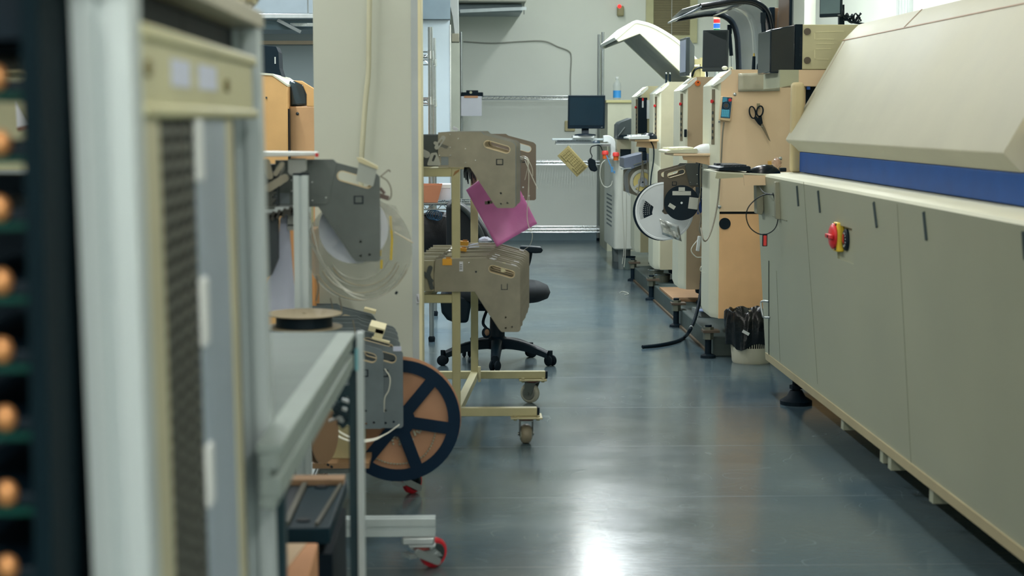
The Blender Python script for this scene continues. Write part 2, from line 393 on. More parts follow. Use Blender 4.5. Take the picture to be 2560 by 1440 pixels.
for i, (y, e) in enumerate([(1.2, 8), (3.2, 7), (5.2, 5), (7.2, 6), (9.2, 52), (11.2, 64), (13.2, 44), (15.2, 5)]):
    batten(1.12, y, 1.5, 'white fluorescent batten over the aisle, %s from the camera end' % ORD[i], e, COOL if y > 9 else WARM)
for i, (y, e) in enumerate([(.2, 10), (2.5, 8), (5.0, 34), (8.0, 46), (11.0, 46)]):
    batten(-1.3, y, 1.5, 'white fluorescent batten over the left bay, %s from the camera end' % ORD[i], e, COOL if y > 7 else WARM)
for i, x in enumerate([-1.3, -.1, 1.12]):
    batten(x, -2.1, 1.5, 'white fluorescent batten behind the viewpoint, %s from the left' % ORD[i], 56, WARM)
batten(2.3, 10.5, 1.5, 'white fluorescent batten over the machine row', 16, COOL)
w = bpy.data.worlds.new('World'); bpy.context.scene.world = w; w.use_nodes = True
w.node_tree.nodes['Background'].inputs['Color'].default_value = (.3, .5, .6, 1); w.node_tree.nodes['Background'].inputs['Strength'].default_value = .05

# ================================================================ CAMERA
cd = bpy.data.cameras.new('camera'); cam = bpy.data.objects.new('camera', cd); COL.objects.link(cam)
cd.sensor_width = 36; cd.lens = 36 * F / 2560; cam.location = CAM; cam.rotation_euler = (PI / 2 - PIT, 0, -YAW)
cd.dof.use_dof = True; cd.dof.focus_distance = 9.0; cd.dof.aperture_fstop = 5.0; cd.clip_start = .05
sc = bpy.context.scene; sc.camera = cam
sc.view_settings.view_transform = 'Standard'; sc.view_settings.look = 'None'; sc.view_settings.exposure = 0.0; sc.view_settings.gamma = 1.0
sc.view_settings.use_curve_mapping = False
# ================================================================ REFLOW OVEN (right foreground)
OY0, OY1 = 2.2, 7.34
ov = thing('reflow_oven', 'long grey green oven machine with sloped hood and blue band along the right', 'machine', (1.7, 5, 0))
# lower cabinet: the front panel leans under a little towards the floor
XT, XBm, ZT, ZB = 1.25, 1.30, .927, .135
def xo(z): return XT + (XBm - XT) * (ZT - z) / (ZT - ZB)
pan = [(xo(ZB), ZB), (XT, ZT - .012), (XT + .004, ZT - .002), (XT + .02, ZT), (2.6, ZT), (2.6, ZB)]
# a square opening for the switch recess is left out of the front: panel pieces around it
sy = A(2075, 590, 5.9).y
def OP(px, py, off=0.0):
    """point of the front panel seen at a pixel"""
    d = FWD + RGT * ((px - CX) / F) - UPV * ((py - CY) / F)
    k = (XBm - XT) / (ZT - ZB)
    t = (XT - off + k * (ZT - H)) / (d.x + k * d.z)
    return CAM + d * t
r0 = OP(2089, 541); r1 = OP(2134, 662)
ry0, ry1, rz0, rz1 = r1.y, r0.y, Z(657, r1.y), Z(541, r0.y)
rz1 = .80; rz0 = OP(2110, 652).z
fr = [(OY0, ZB), (OY1, ZB), (OY1, ZT - .012), (OY0, ZT - .012)]
hole = [(ry0, rz0), (ry1, rz0), (ry1, rz1), (ry0, rz1)]
m = MB(); m.prism(fr, 0, .03, 'yz', [hole])
for i, v in enumerate(m.v): m.v[i] = (xo(v[2]) + v[0], v[1], v[2])
m.build('front_panel', GREENC, ov)
R0 = xo(.75) + .011
m = MB().box(R0, R0 + .004, ry0 - .02, ry1 + .02, rz0 - .02, rz1 + .02)
m.build('switch_recess', GREENC, ov)
m = MB().prism([(XT + .02, ZB + .01), (XT + .06, ZT - .02), (2.6, ZT - .02), (2.6, ZB + .01)], OY0, OY1 - .001)
m.v = [(v[0] + (.035 if v[0] < 2 else 0), v[1], v[2]) for v in m.v]
m.build('cabinet_body', GREENC, ov)
m = MB().prism([(XT, ZT - .012), (XT + .004, ZT - .003), (XT + .02, ZT), (2.6, ZT), (2.6, ZT - .02), (XT + .03, ZT - .02)], OY0, OY1)
m.build('counter_edge', CREAM, ov)
m = MB(); m.prism([(xo(ZB) - .004, ZB - .002), (xo(ZB) - .006, ZB + .028), (xo(ZB) + .03, ZB + .028), (xo(ZB) + .03, ZB - .002)], OY0, OY1 - .02)
m.build('bottom_trim', mat('warm sill paint', (184, 172, 136), .5), ov)
# seams, slits
seam = mat('panel seam', (132, 136, 116), .6)
def oven_strip(name, pa, pb, w, mt, lift=.0015, d=.003, par=None):
    a, b = OP(*pa, off=lift), OP(*pb, off=lift)
    return MB().bar(a, b, d, w, up=(0, 1, 0)).build(name, mt, par or ov)
for pa, pb in (((2009, 455), (2044, 960)), ((2243, 510), (2278, 1165)), ((1941, 677), (1950, 905))):
    oven_strip('seam', pa, pb, .0022, seam, .0004, .0012)
slit = mat('slit shade', (44, 62, 66), .7)
for pa, pb in (((1903, 468), (1905, 508)), ((1992, 465), (1996, 515)), ((2045, 477), (2050, 531)), ((2184, 506), (2192, 568)), ((2309, 530), (2316, 600)), ((2558, 578), (2563, 650))):
    oven_strip('vent_slit', pa, pb, .014, slit, .002, .005)
for pa, pb in (((1922, 652), (1922, 905)),):
    oven_strip('door_gap', pa, pb, .003, slit)
# door handle at the end
h0, h1 = OP(1921, 754), OP(1925, 794)
hm = MB().tube(spline([h0, h0 + Vector((-.022, .015, 0)), h0 + Vector((-.028, .018, -.012)), h1 + Vector((-.028, .018, .012)), h1 + Vector((-.022, .015, 0)), h1], 5), .0045, 10)
hm.build('door_handle', ALU, ov)
# rotary switch: yellow plate, red knob, black dial
MB().box(R0 - .025, R0, 5.735, 5.795, Z(630, 5.77), Z(557, 5.77)).build('switch_plate', YELLOW, ov, .004)
kn = Vector((R0 - .025, 5.768, Z(592, 5.77)))
k = MB().lathe([(.0, .016), (.030, .016), (.036, .013), (.043, .008), (.043, 0), (0.0, 0)], kn, (-1, 0, 0), 28)
k.obox(kn + Vector((-.019, 0, 0)), (.010, .088, .014)); kk = k.build('switch_knob', RED, ov, .002)
MB().cyl(kn + Vector((-.024, 0, 0)), kn + Vector((-.0255, 0, 0)), .005, n=12).build('knob_screw', BLACK, kk)
for sz in (-1, 1): MB().cyl(kn + Vector((0, -.022, sz * .041)), kn + Vector((-.004, -.022, sz * .041)), .004, n=10).build('plate_screw', DGREY, kk)
D0 = Vector((R0 - .001, 5.69, Z(601, 5.69)))
dl = MB().lathe([(0, .010), (.031, .010), (.036, .006), (.037, 0), (0, 0)], D0, (-1, 0, 0), 32).build('round_dial', BLACK, ov)
mk = MB()
for j in range(10):
    a = .5 + j * .5; mk.obox(D0 + Vector((-.0105, .022 * math.cos(a), .022 * math.sin(a))), (.001, .006, .003), RX(a))
mk.build('dial_marks', WHITEP, dl)
mk = MB().prism([(D0.y + .002, D0.z - .014), (D0.y + .024, D0.z - .005), (D0.y + .022, D0.z + .014), (D0.y + .006, D0.z + .022)], D0.x - .0110, D0.x - .0102, 'yz'); mk.build('dial_red_field', RED, dl)
# red mushroom button at near end
b = OP(2545, 523); MB().sphere(Vector((XT + .075, b.y, ZT + .035)), (.04, .04, .03)).build('stop_button', REDL, ov)
MB().cyl((XT + .075, b.y, ZT), (XT + .075, b.y, ZT + .03), .018).build('stop_button_base', YELLOW, ov)
# blue band
XBL = 1.42
MB().box(XBL, XBL + .05, OY0, OY1 - .06, ZT + .003, 1.014).build('blue_band', BLUE, ov, .004)
# end post and hood
MB().box(XBL - .035, XBL + .02, OY1 - .055, OY1 - .005, ZT, Z(205, 7.3)).build('end_post', mat('post paint', (206, 190, 148), .45), ov, .018, seg=4)
HX0, HZ0, HX1, HZ1, HX2, HZ2 = 1.372, 1.063, 1.606, 1.478, 1.672, 1.545
def hood_section(y0, y1, name, m_):
    pr = [(HX0 + .047, 1.015), (HX0 + .003, HZ0 - .004), (HX0, HZ0), (HX0 + .002, HZ0 + .008), (HX1, HZ1), (HX2, HZ2), (HX2 + .03, HZ2 + .008), (2.6, HZ2 + .01), (2.6, 1.015)]
    return MB().prism(pr, y0, y1).build(name, m_, ov, .003)
HN = 4.38
hd = hood_section(HN, OY1, 'hood', HOODP)
hl = MB()
def hp(t, y, off=.0012):
    n = Vector((-(HZ1 - HZ0), 0, HX1 - HX0)).normalized()
    return Vector((HX0 + (HX1 - HX0) * t, y, HZ0 + (HZ1 - HZ0) * t)) + n * off
hl.bar(hp(1.0, HN), hp(1.0, OY1), .004, .002, up=(-.8, 0, .5))
hl.bar(hp(.01, OY1 - .055, .0006), hp(.99, OY1 - .055, .0006), .002, .001, up=(-.8, 0, .5))
hl.bar(hp(.01, HN + .075, .0006), hp(.99, HN + .075, .0006), .002, .001, up=(-.8, 0, .5))
hl.bar(Vector((HX1, 6.33, HZ1 + .002)), Vector((HX2, 6.33, HZ2 + .002)), .005, .002, up=(-.7, 0, .7))
hl.build('hood_seam', mat('hood seam', (168, 134, 104), .6), hd)
n2 = MB().prism([(HX0 + .11, 1.05), (HX0 + .055, HZ0 + .05), (HX1 + .03, HZ1 - .02), (HX2 + .03, HZ2 - .02), (2.6, HZ2 - .02), (2.6, 1.05)], OY0, HN - .001)
n2.build('hood_side_section', mat('yellowed hood paint', (214, 190, 140), .45), ov)
# brackets below, levelling feet
for px, py in ((2095, 1048), (2192, 1128), (2212, 1145), (2315, 1225)):
    q = FL(px, py, .12); MB().box(q.x + .015, q.x + .06, q.y - .02, q.y + .02, .085, .14).build('under_bracket', GREENC, ov)
def level_foot(par, x, y, z1, s=1.0, nm='levelling_foot'):
    b = MB(); b.cyl((x, y, .03 * s), (x, y, z1), .013 * s, n=14)
    b.lathe([(0, .0), (.052 * s, 0), (.052 * s, .012 * s), (.03 * s, .026 * s), (.02 * s, .045 * s), (0, .045 * s)], (x, y, 0), n=20)
    b.cyl((x, y, .05 * s), (x, y, .062 * s), .022 * s, n=6)
    return b.build(nm, BLACKM, par)
f = FL(1990, 1010); level_foot(ov, f.x, f.y, ZB + .02, 1.25)
level_foot(ov, 2.4, 7.0, ZB + .02); level_foot(ov, 2.4, 3.0, ZB + .02); level_foot(ov, f.x + .03, 3.0, ZB + .02, 1.25)
# red tab hook of cable is separate; inset door lines at the far end
oven_strip('seam', (1931, 540), (1967, 552), .003, seam)

# keyboard tray at the oven end
TY = 7.22
tr = thing('keyboard_tray', 'folded cream steel keyboard tray on the far end of the oven', 'shelf', A(1888, 448, TY))
z = .925
m = MB().prism([(1.045, z + .012), (1.37, z - .004), (1.37, z - .010), (1.045, z + .006)], TY - .09, TY + .26); m.build('tray_plate', CREAM, tr)
m = MB().prism([(1.16, z - .002), (1.36, z - .008), (1.36, z - .018), (1.345, z - .043), (1.165, z - .046)], TY - .092, TY - .086); m.build('front_lip', PEACH, tr)
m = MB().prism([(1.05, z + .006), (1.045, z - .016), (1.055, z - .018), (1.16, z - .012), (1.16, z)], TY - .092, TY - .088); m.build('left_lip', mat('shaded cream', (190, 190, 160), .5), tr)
for xx in (1.225, 1.285):
    m = MB().prism(fillet([(xx, z - .04), (xx + .03, z - .04), (xx + .032, z - .15), (xx + .026, z - .17), (xx + .004, z - .165)], .006), TY - .03, TY + .04)
    m.build('bracket', mat('bracket grey', (150, 150, 130), .5), tr, .002)
MB().prism(fillet([(1.236, .905), (1.262, .905), (1.262, .755), (1.240, .76)], .004), 6.82, 6.85).build('bracket', mat('bracket grey', (150, 150, 130), .5), tr, .002)
def keyboard(name, label, p, l, w, m_, mk_, rz=0, ry=0.0, group=None, R=None):
    t = thing(name, label, 'keyboard', p, group); p = Vector(p)
    prof = [(-w / 2, 0), (-w / 2, .010), (-w / 2 + .02, .014), (w / 2 - .006, .022), (w / 2, .018), (w / 2, 0)]
    R = R if R is not None else RZ(rz) @ RY(ry)
    b = MB().prism(fillet(prof, .003), -l / 2, l / 2)      # keyboard long along Y, user edge at -X
    b.v = [tuple(p + R @ Vector(v)) for v in b.v]; b.build('case', m_, t)
    q = MB(); nr = 6; nk = max(8, int(l / .022))
    for i in range(nr):
        for j in range(nk):
            x = -w / 2 + .022 + i * (w - .034) / nr; y = -l / 2 + .012 + (j + .5) * (l - .024) / nk
            if i == 0 and nk * .3 < j < nk * .65: continue
            q.obox(p + R @ Vector((x + .006, y, .018 + (x + w / 2) * .04)), ((w - .034) / nr * .82, (l - .024) / nk * .84, .009), R)
    q.build('keys', mk_, t)
    return t
keyboard('keyboard', 'slim black keyboard on the oven tray beside the black mouse', (1.125, TY + .07, z + .014), .32, .13, BLACK, mat('key black', (22, 38, 50), .35), ry=.04)
def mouse(label, p, s, m_, rz=0, name='computer_mouse'):
    t = thing(name, label, 'mouse', p); p = Vector(p); R = RZ(rz)
    rings = []
    for i in range(13):
        u = i / 12; w = .030 * math.sin(PI * (.08 + .86 * u)) ** .5; h = .036 * math.sin(PI * (.06 + .9 * u) ** .8) ** .7 + .004
        rings.append([p + R @ (Vector(((u - .5) * .115, w * math.cos(a), max(0, h * math.sin(a)) + (.0 if math.sin(a) > 0 else -.0))) * s) for a in [PI * j / 10 for j in range(11)]])
    b = MB().loft(rings, True, True); b.build('shell', m_, t)
    q = MB().cyl(p + R @ Vector((-.03 * s, -.004 * s, .033 * s)), p + R @ Vector((-.03 * s, .004 * s, .033 * s)), .006 * s, n=12); q.build('wheel', DGREY, t)
    return t
mouse('glossy black mouse at the aisle end of the oven keyboard tray', A(1905, 441, TY - .04) + Vector((0, 0, -.002)), 1.28, BLACKG, rz=PI)
# bits lying by the mouse
c = A(1950, 424, TY + .15)
g = thing('sealing_lump', 'crumpled clear plastic and black bulldog clip on the oven corner', 'clip', c)
MB().box(c.x - .0, c.x + .028, c.y, c.y + .03, ZT + .001, ZT + .018).build('clip_body', BLACK, g, .003)
q = MB().sphere((c.x - .015, c.y, ZT + .036), (.02, .018, .024), 10, 7)
q.v = [(v[0] + random.uniform(-.004, .004), v[1], v[2] + random.uniform(-.004, .004)) for v in q.v]; q.build('crumpled_wrap', mat('crumpled film', (190, 160, 140), .25, alpha=.8), g, ang=10)
kb = MB().box(1.352, 1.40, TY - .09, TY - .05, ZT - .05, ZT - .0); o = kb.build('note', mat('peach label', (212, 170, 130), .6), ov)
# cable loop with red tag
lp = MB().tube(spline([A(1898, 466, TY - .10), A(1908, 480, 6.98), A(1925, 486, 6.86), A(1941, 488, 6.86), A(1915, 486, 6.86), A(1890, 498, 6.86), A(1870, 520, 6.86), A(1866, 545, 6.86), A(1876, 570, 6.86), A(1898, 585, 6.86), A(1920, 584, 6.86), A(1938, 570, 6.86), A(1945, 545, 6.86), A(1940, 515, 6.86), A(1932, 482, 6.86)], 6), .0022, 8)
o = lp.build('cable_loop', BLACK); tag(o, 'black cable loop with a red tag hanging below the oven keyboard tray', 'cable')
c = A(1912, 600, 6.86); MB().box(c.x - .010, c.x + .010, c.y - .003, c.y + .003, c.z - .025, c.z + .025).build('tag_frame', BLACK, o, .002)
MB().box(c.x - .006, c.x + .006, c.y - .005, c.y + .004, c.z - .022, c.z + .018).build('red_tag', REDL, o)

# computer lying on the oven end, on its bracket plate
PY = 7.42
pcp = thing('console_bracket', 'wide peach and grey bracket carrying the computer beside the hood', 'bracket', A(2000, 195, PY))
zc = Z(174, PY)
m = MB().prism([(X(1945, PY), zc - .075), (X(1945, PY), zc), (X(1992, PY), zc), (X(1992, PY), zc - .06)], PY + .0, PY + .4); m.build('left_plate', mat('bracket front paint', (180, 184, 156), .45), pcp)
MB().box(X(1992, PY), 1.72, PY, PY + .4, zc - .068, zc).build('plate', PEACH, pcp)
MB().box(X(1993, PY), X(2014, PY), PY + .02, PY + .08, .92, zc - .066).build('post', mat('bracket post', (210, 186, 146), .5), pcp, .015, seg=3)
q = MB().prism([(X(2016, PY), zc - .07), (X(2060, PY), zc - .07), (X(2012, PY), zc - .21)], PY + .05, PY + .06); q.build('gap_shade', BLACKM, pcp)  # black triangle paints the shade of the gap below the plate
MB().cyl(A(2021, 216, PY + .03), A(2021, 224, PY + .03), .008, n=12).build('blue_plug', BLUEP, pcp)
pc = thing('desktop_computer', 'black and beige computer tower lying on its side beside the oven hood', 'computer', A(2020, 172, PY))
zb, zt = zc + .002, Z(60, PY)
xa, xb, xc = X(1925, PY), X(2000, PY), X(2175, PY)
m = MB().prism([(xb - .001, PY + .0), (xc, PY), (xc, PY + .38), (xb - .001, PY + .38)], zb, zt, 'xy'); cs = m.build('case', mat('case beige', (200, 196, 158), .4), pc, .003)
m = MB().prism([(X(1982, PY), PY), (xb, PY), (xb, PY + .38), (X(1982, PY), PY + .38)], zb - .001, zt + .001, 'xy'); m.build('black_chassis', BLACKM, pc)
m = MB().prism([(xa, PY + .05), (X(1982, PY), PY + .0), (X(1982, PY), PY + .38), (xa, PY + .36)], zb - .015, zt, 'xy')
m.v = [(v[0], v[1], v[2] - (.020 if (v[2] > zb + .1 and v[0] < xa + .02) else 0) ) for v in m.v]; m.build('glossy_front', mat('piano black front', (30, 40, 48), .08), pc, .006)
MB().box(X(1962, PY), X(1967, PY), PY - .002 + .022, PY + .03, zb, zt - .01).build('front_ridge', mat('ridge grey', (110, 116, 120), .2), pc)
for py in (79, 151):
    c = A(2018, py, PY); MB().cyl((c.x, PY - .008, c.z), (c.x, PY, c.z), .0145, n=20).build('foot', mat('brown foot pad', (96, 88, 76), .7), pc)
q = MB()
for (a, b) in (((2040, 80), (2110, 78)), ((2040, 98), (2085, 98)), ((2040, 109), (2085, 109)), ((2040, 122), (2078, 122)), ((2040, 148), (2072, 148))):
    q.bar(A(*a, PY - .001), A(*b, PY - .001), .002, .003)
q.bar(A(2037, 82, PY - .001), A(2037, 98, PY - .001), .003, .002); q.bar(A(2037, 124, PY - .001), A(2037, 146, PY - .001), .003, .002)
q.build('pressed_ribs', mat('pressed rib', (222, 218, 180), .3), cs)
q = MB()
for py in (95, 105, 115, 125, 135): q.box(X(1993, PY), X(1999, PY), PY - .001, PY + .001, Z(py + 4, PY), Z(py - 4, PY))
q.build('vent_slot', BLACK, pc)

# small monitor on a pole standing behind the computer, and cable bundle
def monitor(label, c, w, h, yawr, mscreen, mback, t=.035, stand=None, name='monitor', tilt=0.0, parts=True):
    """flat monitor; screen looks along -Y before turning"""
    tg = thing(name, label, 'monitor', c); c = Vector(c); R = RZ(yawr) @ RX(tilt)
    b = MB().obox((0, 0, 0), (w, t * .5, h)); b.loft([[Vector((sx * w * .46, t * .25, sz * h * .46)) for sx, sz in ((-1, -1), (1, -1), (1, 1), (-1, 1))],
        [Vector((sx * w * .28, t, sz * h * .28)) for sx, sz in ((-1, -1), (1, -1), (1, 1), (-1, 1))]])
    b.v = [tuple(c + R @ Vector(v)) for v in b.v]; b.build('housing', mback, tg, .003)
    q = MB().obox((0, -t * .25 - .0008, h * .02), (w * .91, .0016, h * .84)); q.v = [tuple(c + R @ Vector(v)) for v in q.v]; q.build('screen', mscreen, tg)
    q = MB().obox((w * .42, -t * .25 - .001, -h * .455), (.012, .002, .004)); q.v = [tuple(c + R @ Vector(v)) for v in q.v]; q.build('power_button', GREY, tg)
    return tg
my = 7.75
mo = monitor('small dark monitor on a pole high beside the oven hood', A(2078, 0, my), .11, .15, -.75, mat('grey reflecting screen', (92, 112, 118), .25), BLACK, .03)
MB().bar(A(2103, 64, my + .03), A(2103, 12, my + .03), .024, .024).build('pole', BLACKM, mo)
MB().bar(A(2096, 18, my + .025), A(2104, 18, my + .03), .015, .02).build('neck', BLACKM, mo)
cb = MB()
for k in range(7):
    a0 = random.uniform(-.3, .3); pts = [A(2108, 50, my + .01)]
    for j in range(6): pts.append(A(2116 + j * 7 + random.uniform(-3, 3), 42 + random.uniform(-11, 14), my + random.uniform(-.02, .03)))
    cb.tube(spline(pts, 5), .003, 6)
cb.tube(spline([A(2104, 22, my), A(2112, 44, my), A(2130, 55, my), A(2168, 61, my)], 6), .005, 8)
tag(cb.build('cable_bundle', BLACK), 'tangled black cable bundle beside the small monitor pole', 'cable')
pole = MB().cyl((X(2025, 11, 30), 11, 0), (X(2025, 11, 30), 11, 3.2), .035, n=24)
tag(pole.build('roof_pipe', mat('off white pipe', (196, 200, 190), .5)), 'white vertical pipe rising behind the monitors at upper right', 'pipe')
rp = thing('wall_panel_strip', 'pale ridged vertical strip on the right wall above the oven hood', 'trim', (2.99, 11, 1.5))
y_ = 2.99 / ((2247 - 1150) / F); 
MB().box(2.975, 2.999, y_ - .3, y_ + .05, .1, 3.19).build('strip', mat('pale strip', (190, 196, 196), .4), rp)
q = MB(); 
for k in range(4): q.box(2.968, 2.975, y_ - .26 + k * .08, y_ - .235 + k * .08, .1, 3.19)
q.build('ridges', mat('ridge', (206, 212, 212), .4), rp)

# ================================================================ PLACEMENT MACHINES
MZB, MZT = .19, 1.386
def machine(i, y0, label, side, frontm, full=1.35, xf=1.207, lower=None):
    t = thing('placement_machine', label, 'machine', (1.8, y0, 0), 'placement machines in a row')
    y1 = y0 + .34
    # near column: side sheet, wrapped front cover, sloped top cap
    sp_ = [(xf + .04, MZB), (2.5, MZB), (2.5, MZT), (xf + .085, MZT), (xf + .04, MZT - .035)]
    if lower:
        zl = lower
        MB().prism([(xf + .04, MZB), (2.5, MZB), (2.5, zl - .006), (xf + .04, zl - .006)], y0, y0 + .05).build('lower_side_panel', side[1], t)
        MB().prism([(xf + .04, zl + .006), (2.5, zl + .006), (2.5, MZT), (xf + .085, MZT), (xf + .04, MZT - .035)], y0, y0 + .05).build('side_panel', side[0], t)
        MB().box(xf + .045, 2.5, y0 + .012, y0 + .05, zl - .01, zl + .01).build('panel_groove', BLACK, t)
    else:
        MB().prism(sp_, y0, y0 + .05).build('side_panel', side[0], t)
    MB().box(xf + .09, 2.5, y0 + .049, y1, MZB, MZT - .05).build('column_core', frontm, t)
    cov = fillet([(xf + .041, y0), (xf + .028, y0 + .012), (xf, y0 + .07), (xf, y1), (xf + .10, y1), (xf + .10, y0 + .052), (xf + .041, y0 + .052)], [.004, .015, .03, .01, 0, 0, 0], 5)
    m = MB(); zz = [MZB, MZB + .03, MZT - .085, MZT - .075]
    rings = [[Vector((x + (.012 if k == 0 else 0), y + (.006 if k == 0 and y < y0 + .03 else 0), z)) for x, y in cov] for k, z in enumerate(zz)]
    # top ring slopes up with the cap
    rings.append([Vector((x, y, MZT - .075 + min(.07, (x - xf) * .82))) for x, y in cov])
    m.loft(rings); fc = m.build('front_cover', frontm, t)
    cap = MB().prism(fillet([(xf + .002, MZT - .072), (xf + .088, MZT + .001), (xf + .088, MZT - .02), (xf + .05, MZT - .055), (xf + .002, MZT - .082)], .004), y0 - .001, y1)
    cap.build('sloped_cap', WHITEM, t)
    RS = RZ(-1.1); cs_ = Vector((xf + .0115, y0 + .046, MZT - .225)); nrm = RS @ Vector((0, -1, 0))
    so = MB().obox(cs_, (.022, .006, .265), RS).build('switch_slot', mat('slot shade', (120, 112, 90), .6), t)
    b0 = cs_ + nrm * .003 + Vector((0, 0, .074)); MB().cyl(b0, b0 + nrm * .008, .006, n=16).cyl(b0 + nrm * .007, b0 + nrm * .010, .009, n=16).build('stop_button', RED, so)
    for k in range(5): MB().obox(cs_ + nrm * .004 + Vector((0, 0, .02 - .03 * k)), (.008, .004, .014), RS).build('push_button', DGREY, so)
    # recessed machine body and top deck
    MB().box(1.66, 2.5, y1, y0 + full, MZB, 1.02).build('machine_body', frontm, t)
    MB().box(1.60, 2.5, y1, y0 + full, 1.02, MZT - .04).build('top_cover', CREAM, t)
    MB().box(1.38, 1.66, y1, y0 + full, .62, .80).build('feeder_table', DGREY, t, .01)
    for xx, yy in ((xf + .17, y0 + .12), (2.3, y0 + .12), (xf + .55, y0 + full - .15)):
        z0 = .10
        b = MB().lathe([(.065, .09), (.06, .06), (.035, .05), (.03, .02), (.055, .014), (.06, 0), (0, 0)][::-1], (xx, yy, z0), n=18)
        b.box(xx - .07, xx + .09, yy - .06, yy + .06, z0 + .085, MZB + .002); b.build('foot', BLACKM, t)
    return t
MA = machine(0, 8.35, 'nearest peach placement machine with scissors and a pendant on its side', (PEACH, mat('orange peach paint', (242, 196, 144), .5)), CREAM, 1.4, lower=Z(533, 8.35))
MBm = machine(1, 9.8, 'taupe sided placement machine with an orange disc, behind the peach one', (TAUPE,), CREAM, 1.25, xf=1.238)
MC = machine(2, 11.1, 'cream placement machine with blank side, behind the taupe one', (mat('cream side', (180, 176, 150), .5),), CREAM, 1.35, xf=1.238)
MD = machine(3, 12.55, 'farthest cream placement machine beside the white unit', (mat('yellow cream side', (186, 180, 144), .5),), CREAM, .72, xf=1.262)
# details of machine A side
Y8 = 8.349
c = A(1812, 559, Y8); MB().cyl((c.x, Y8 - .003, c.z), (c.x, Y8, c.z), .028, n=32).build('round_port', BLACK, MA)
for p in ((1799, 517), (1951, 396), (1837, 236)):
    c = A(*p, Y8); MB().sphere((c.x, Y8, c.z), (.009, .005, .009), 12, 8).build('screw_head', CHROME, MA)
c0, c1 = A(1980, 216, Y8), A(1984, 425, Y8); MB().box(c0.x, c0.x + .006, Y8 - .002, Y8 + .001, c1.z, c0.z).build('door_gap', BLACK, MA)
MB().box(c0.x + .006, c0.x + .03, Y8 - .006, Y8, c1.z, c0.z).build('door_edge', GREENC, MA)
yl = MB().box(X(1918, Y8), X(1950, Y8), Y8 - .003, Y8, Z(432, Y8), Z(403, Y8)); tag(yl.build('yellow_label', mat('warm yellow label', (232, 184, 104), .5)), 'pale orange label low on the peach machine side behind the mouse', 'label')
# machine B marks
Y9 = 9.799
c = A(1744, 208, Y9); dd = MB().cyl((c.x, Y9 - .004, c.z), (c.x, Y9, c.z), .0155, n=24).build('orange_cap', ORANGE, MBm)
MB().cyl((c.x + .002, Y9 - .006, c.z + .005), (c.x + .002, Y9 - .003, c.z + .005), .004, n=12).build('cap_hole', BLACK, dd)
c = A(1713, 333, Y9); MB().box(c.x - .007, c.x + .007, Y9 - .02, Y9, c.z - .022, c.z + .022).build('latch', BLACK, MBm, .003)
# machine D open dark bay
Yd = 12.549; dr = MB().box(X(1593, Yd), X(1616, Yd), Yd - .004, Yd, Z(334, Yd), Z(244, Yd)); dr.build('open_bay', BLACK, MD)
MB().box(X(1603, Yd), X(1607, Yd), Yd - .007, Yd - .004, Z(269, Yd), Z(245, Yd)).build('status_strip', WHITEP, MD)
MB().box(X(1603, Yd), X(1607, Yd), Yd - .0075, Yd - .006, Z(252, Yd), Z(245, Yd)).build('red_mark', RED, MD)
MB().box(X(1615, Yd), X(1622, Yd), Yd - .02, Yd, Z(297, Yd), Z(250, Yd)).build('bay_cover', WHITEP, MD)

# pendant controller, scissors, sleeve on machine A
Yp = 8.33
def onA(px, py, y=Yp): return A(px, py, y)
pe = thing('pendant_controller', 'cream handheld pendant with blue keypad hanging on the peach machine', 'controller', onA(1815, 270))
q = [onA(1803, 240), onA(1832, 243), onA(1825, 304), onA(1797, 300)]
def slab(q, y0, y1, m=None):
    mm = m or MB(); return mm.prism([(p.x, p.z) for p in q], y0, y1)
slab(q, 8.318, 8.348).build('body', mat('pendant cream', (222, 196, 156), .45), pe, .004)
q = [onA(1806, 242), onA(1829.5, 244), onA(1824, 296), onA(1800.5, 294)]
kp = slab(q, 8.3165, 8.3185).build('keypad', mat('keypad dark blue', (24, 74, 104), .4), pe)
q = [onA(1806, 243), onA(1817, 244), onA(1816, 256), onA(1805, 255)]; slab(q, 8.3155, 8.317).build('display', mat('keypad light blue', (60, 150, 190), .4), kp)
q = [onA(1803, 273), onA(1823, 275), onA(1822, 294), onA(1802, 292)]; slab(q, 8.3155, 8.317).build('number_keys', mat('keypad light blue', (60, 150, 190), .4), kp)
g = MB()
for r in range(4):
    for cc in range(4):
        e = onA(1805.5 + cc * 4.6 - r * .5, 276 + r * 4.4); g.box(e.x - .0035, e.x + .0035, 8.3148, 8.3156, e.z - .003, e.z + .003)
g.build('key_caps', mat('key cyan', (90, 190, 220), .4), kp)
e = onA(1824, 250); MB().cyl((e.x, 8.3145, e.z), (e.x, 8.317, e.z), .008, n=20).build('red_key', RED, kp)
e = onA(1814, 264); g = MB().lathe([(.019, 0), (.019, .002), (.016, .002), (.016, 0)], (e.x, 8.317, e.z), (0, -1, 0), 28); g.build('jog_ring', BLACK, kp)
MB().cyl((e.x, 8.3145, e.z), (e.x, 8.317, e.z), .010, n=20).build('jog_wheel', mat('jog brown', (70, 64, 60), .4), kp)
g = MB().box(onA(1797, 303).x, onA(1800, 303).x, 8.32, 8.346, onA(1799, 307).z, onA(1799, 302).z); g.build('clip', GREY, pe)
tag(MB().tube(spline([onA(1810, 305), onA(1806, 340), onA(1803, 400), onA(1799, 455), onA(1795, 500), A(1787, 545, 8.3), A(1777, 580, 8.26), A(1766, 601, 8.22), A(1758, 598, 8.2), A(1752, 570, 8.25)], 8), .0038, 8).build('pendant_cable', WIREG),
    'brown grey cable running down from the pendant controller', 'cable')
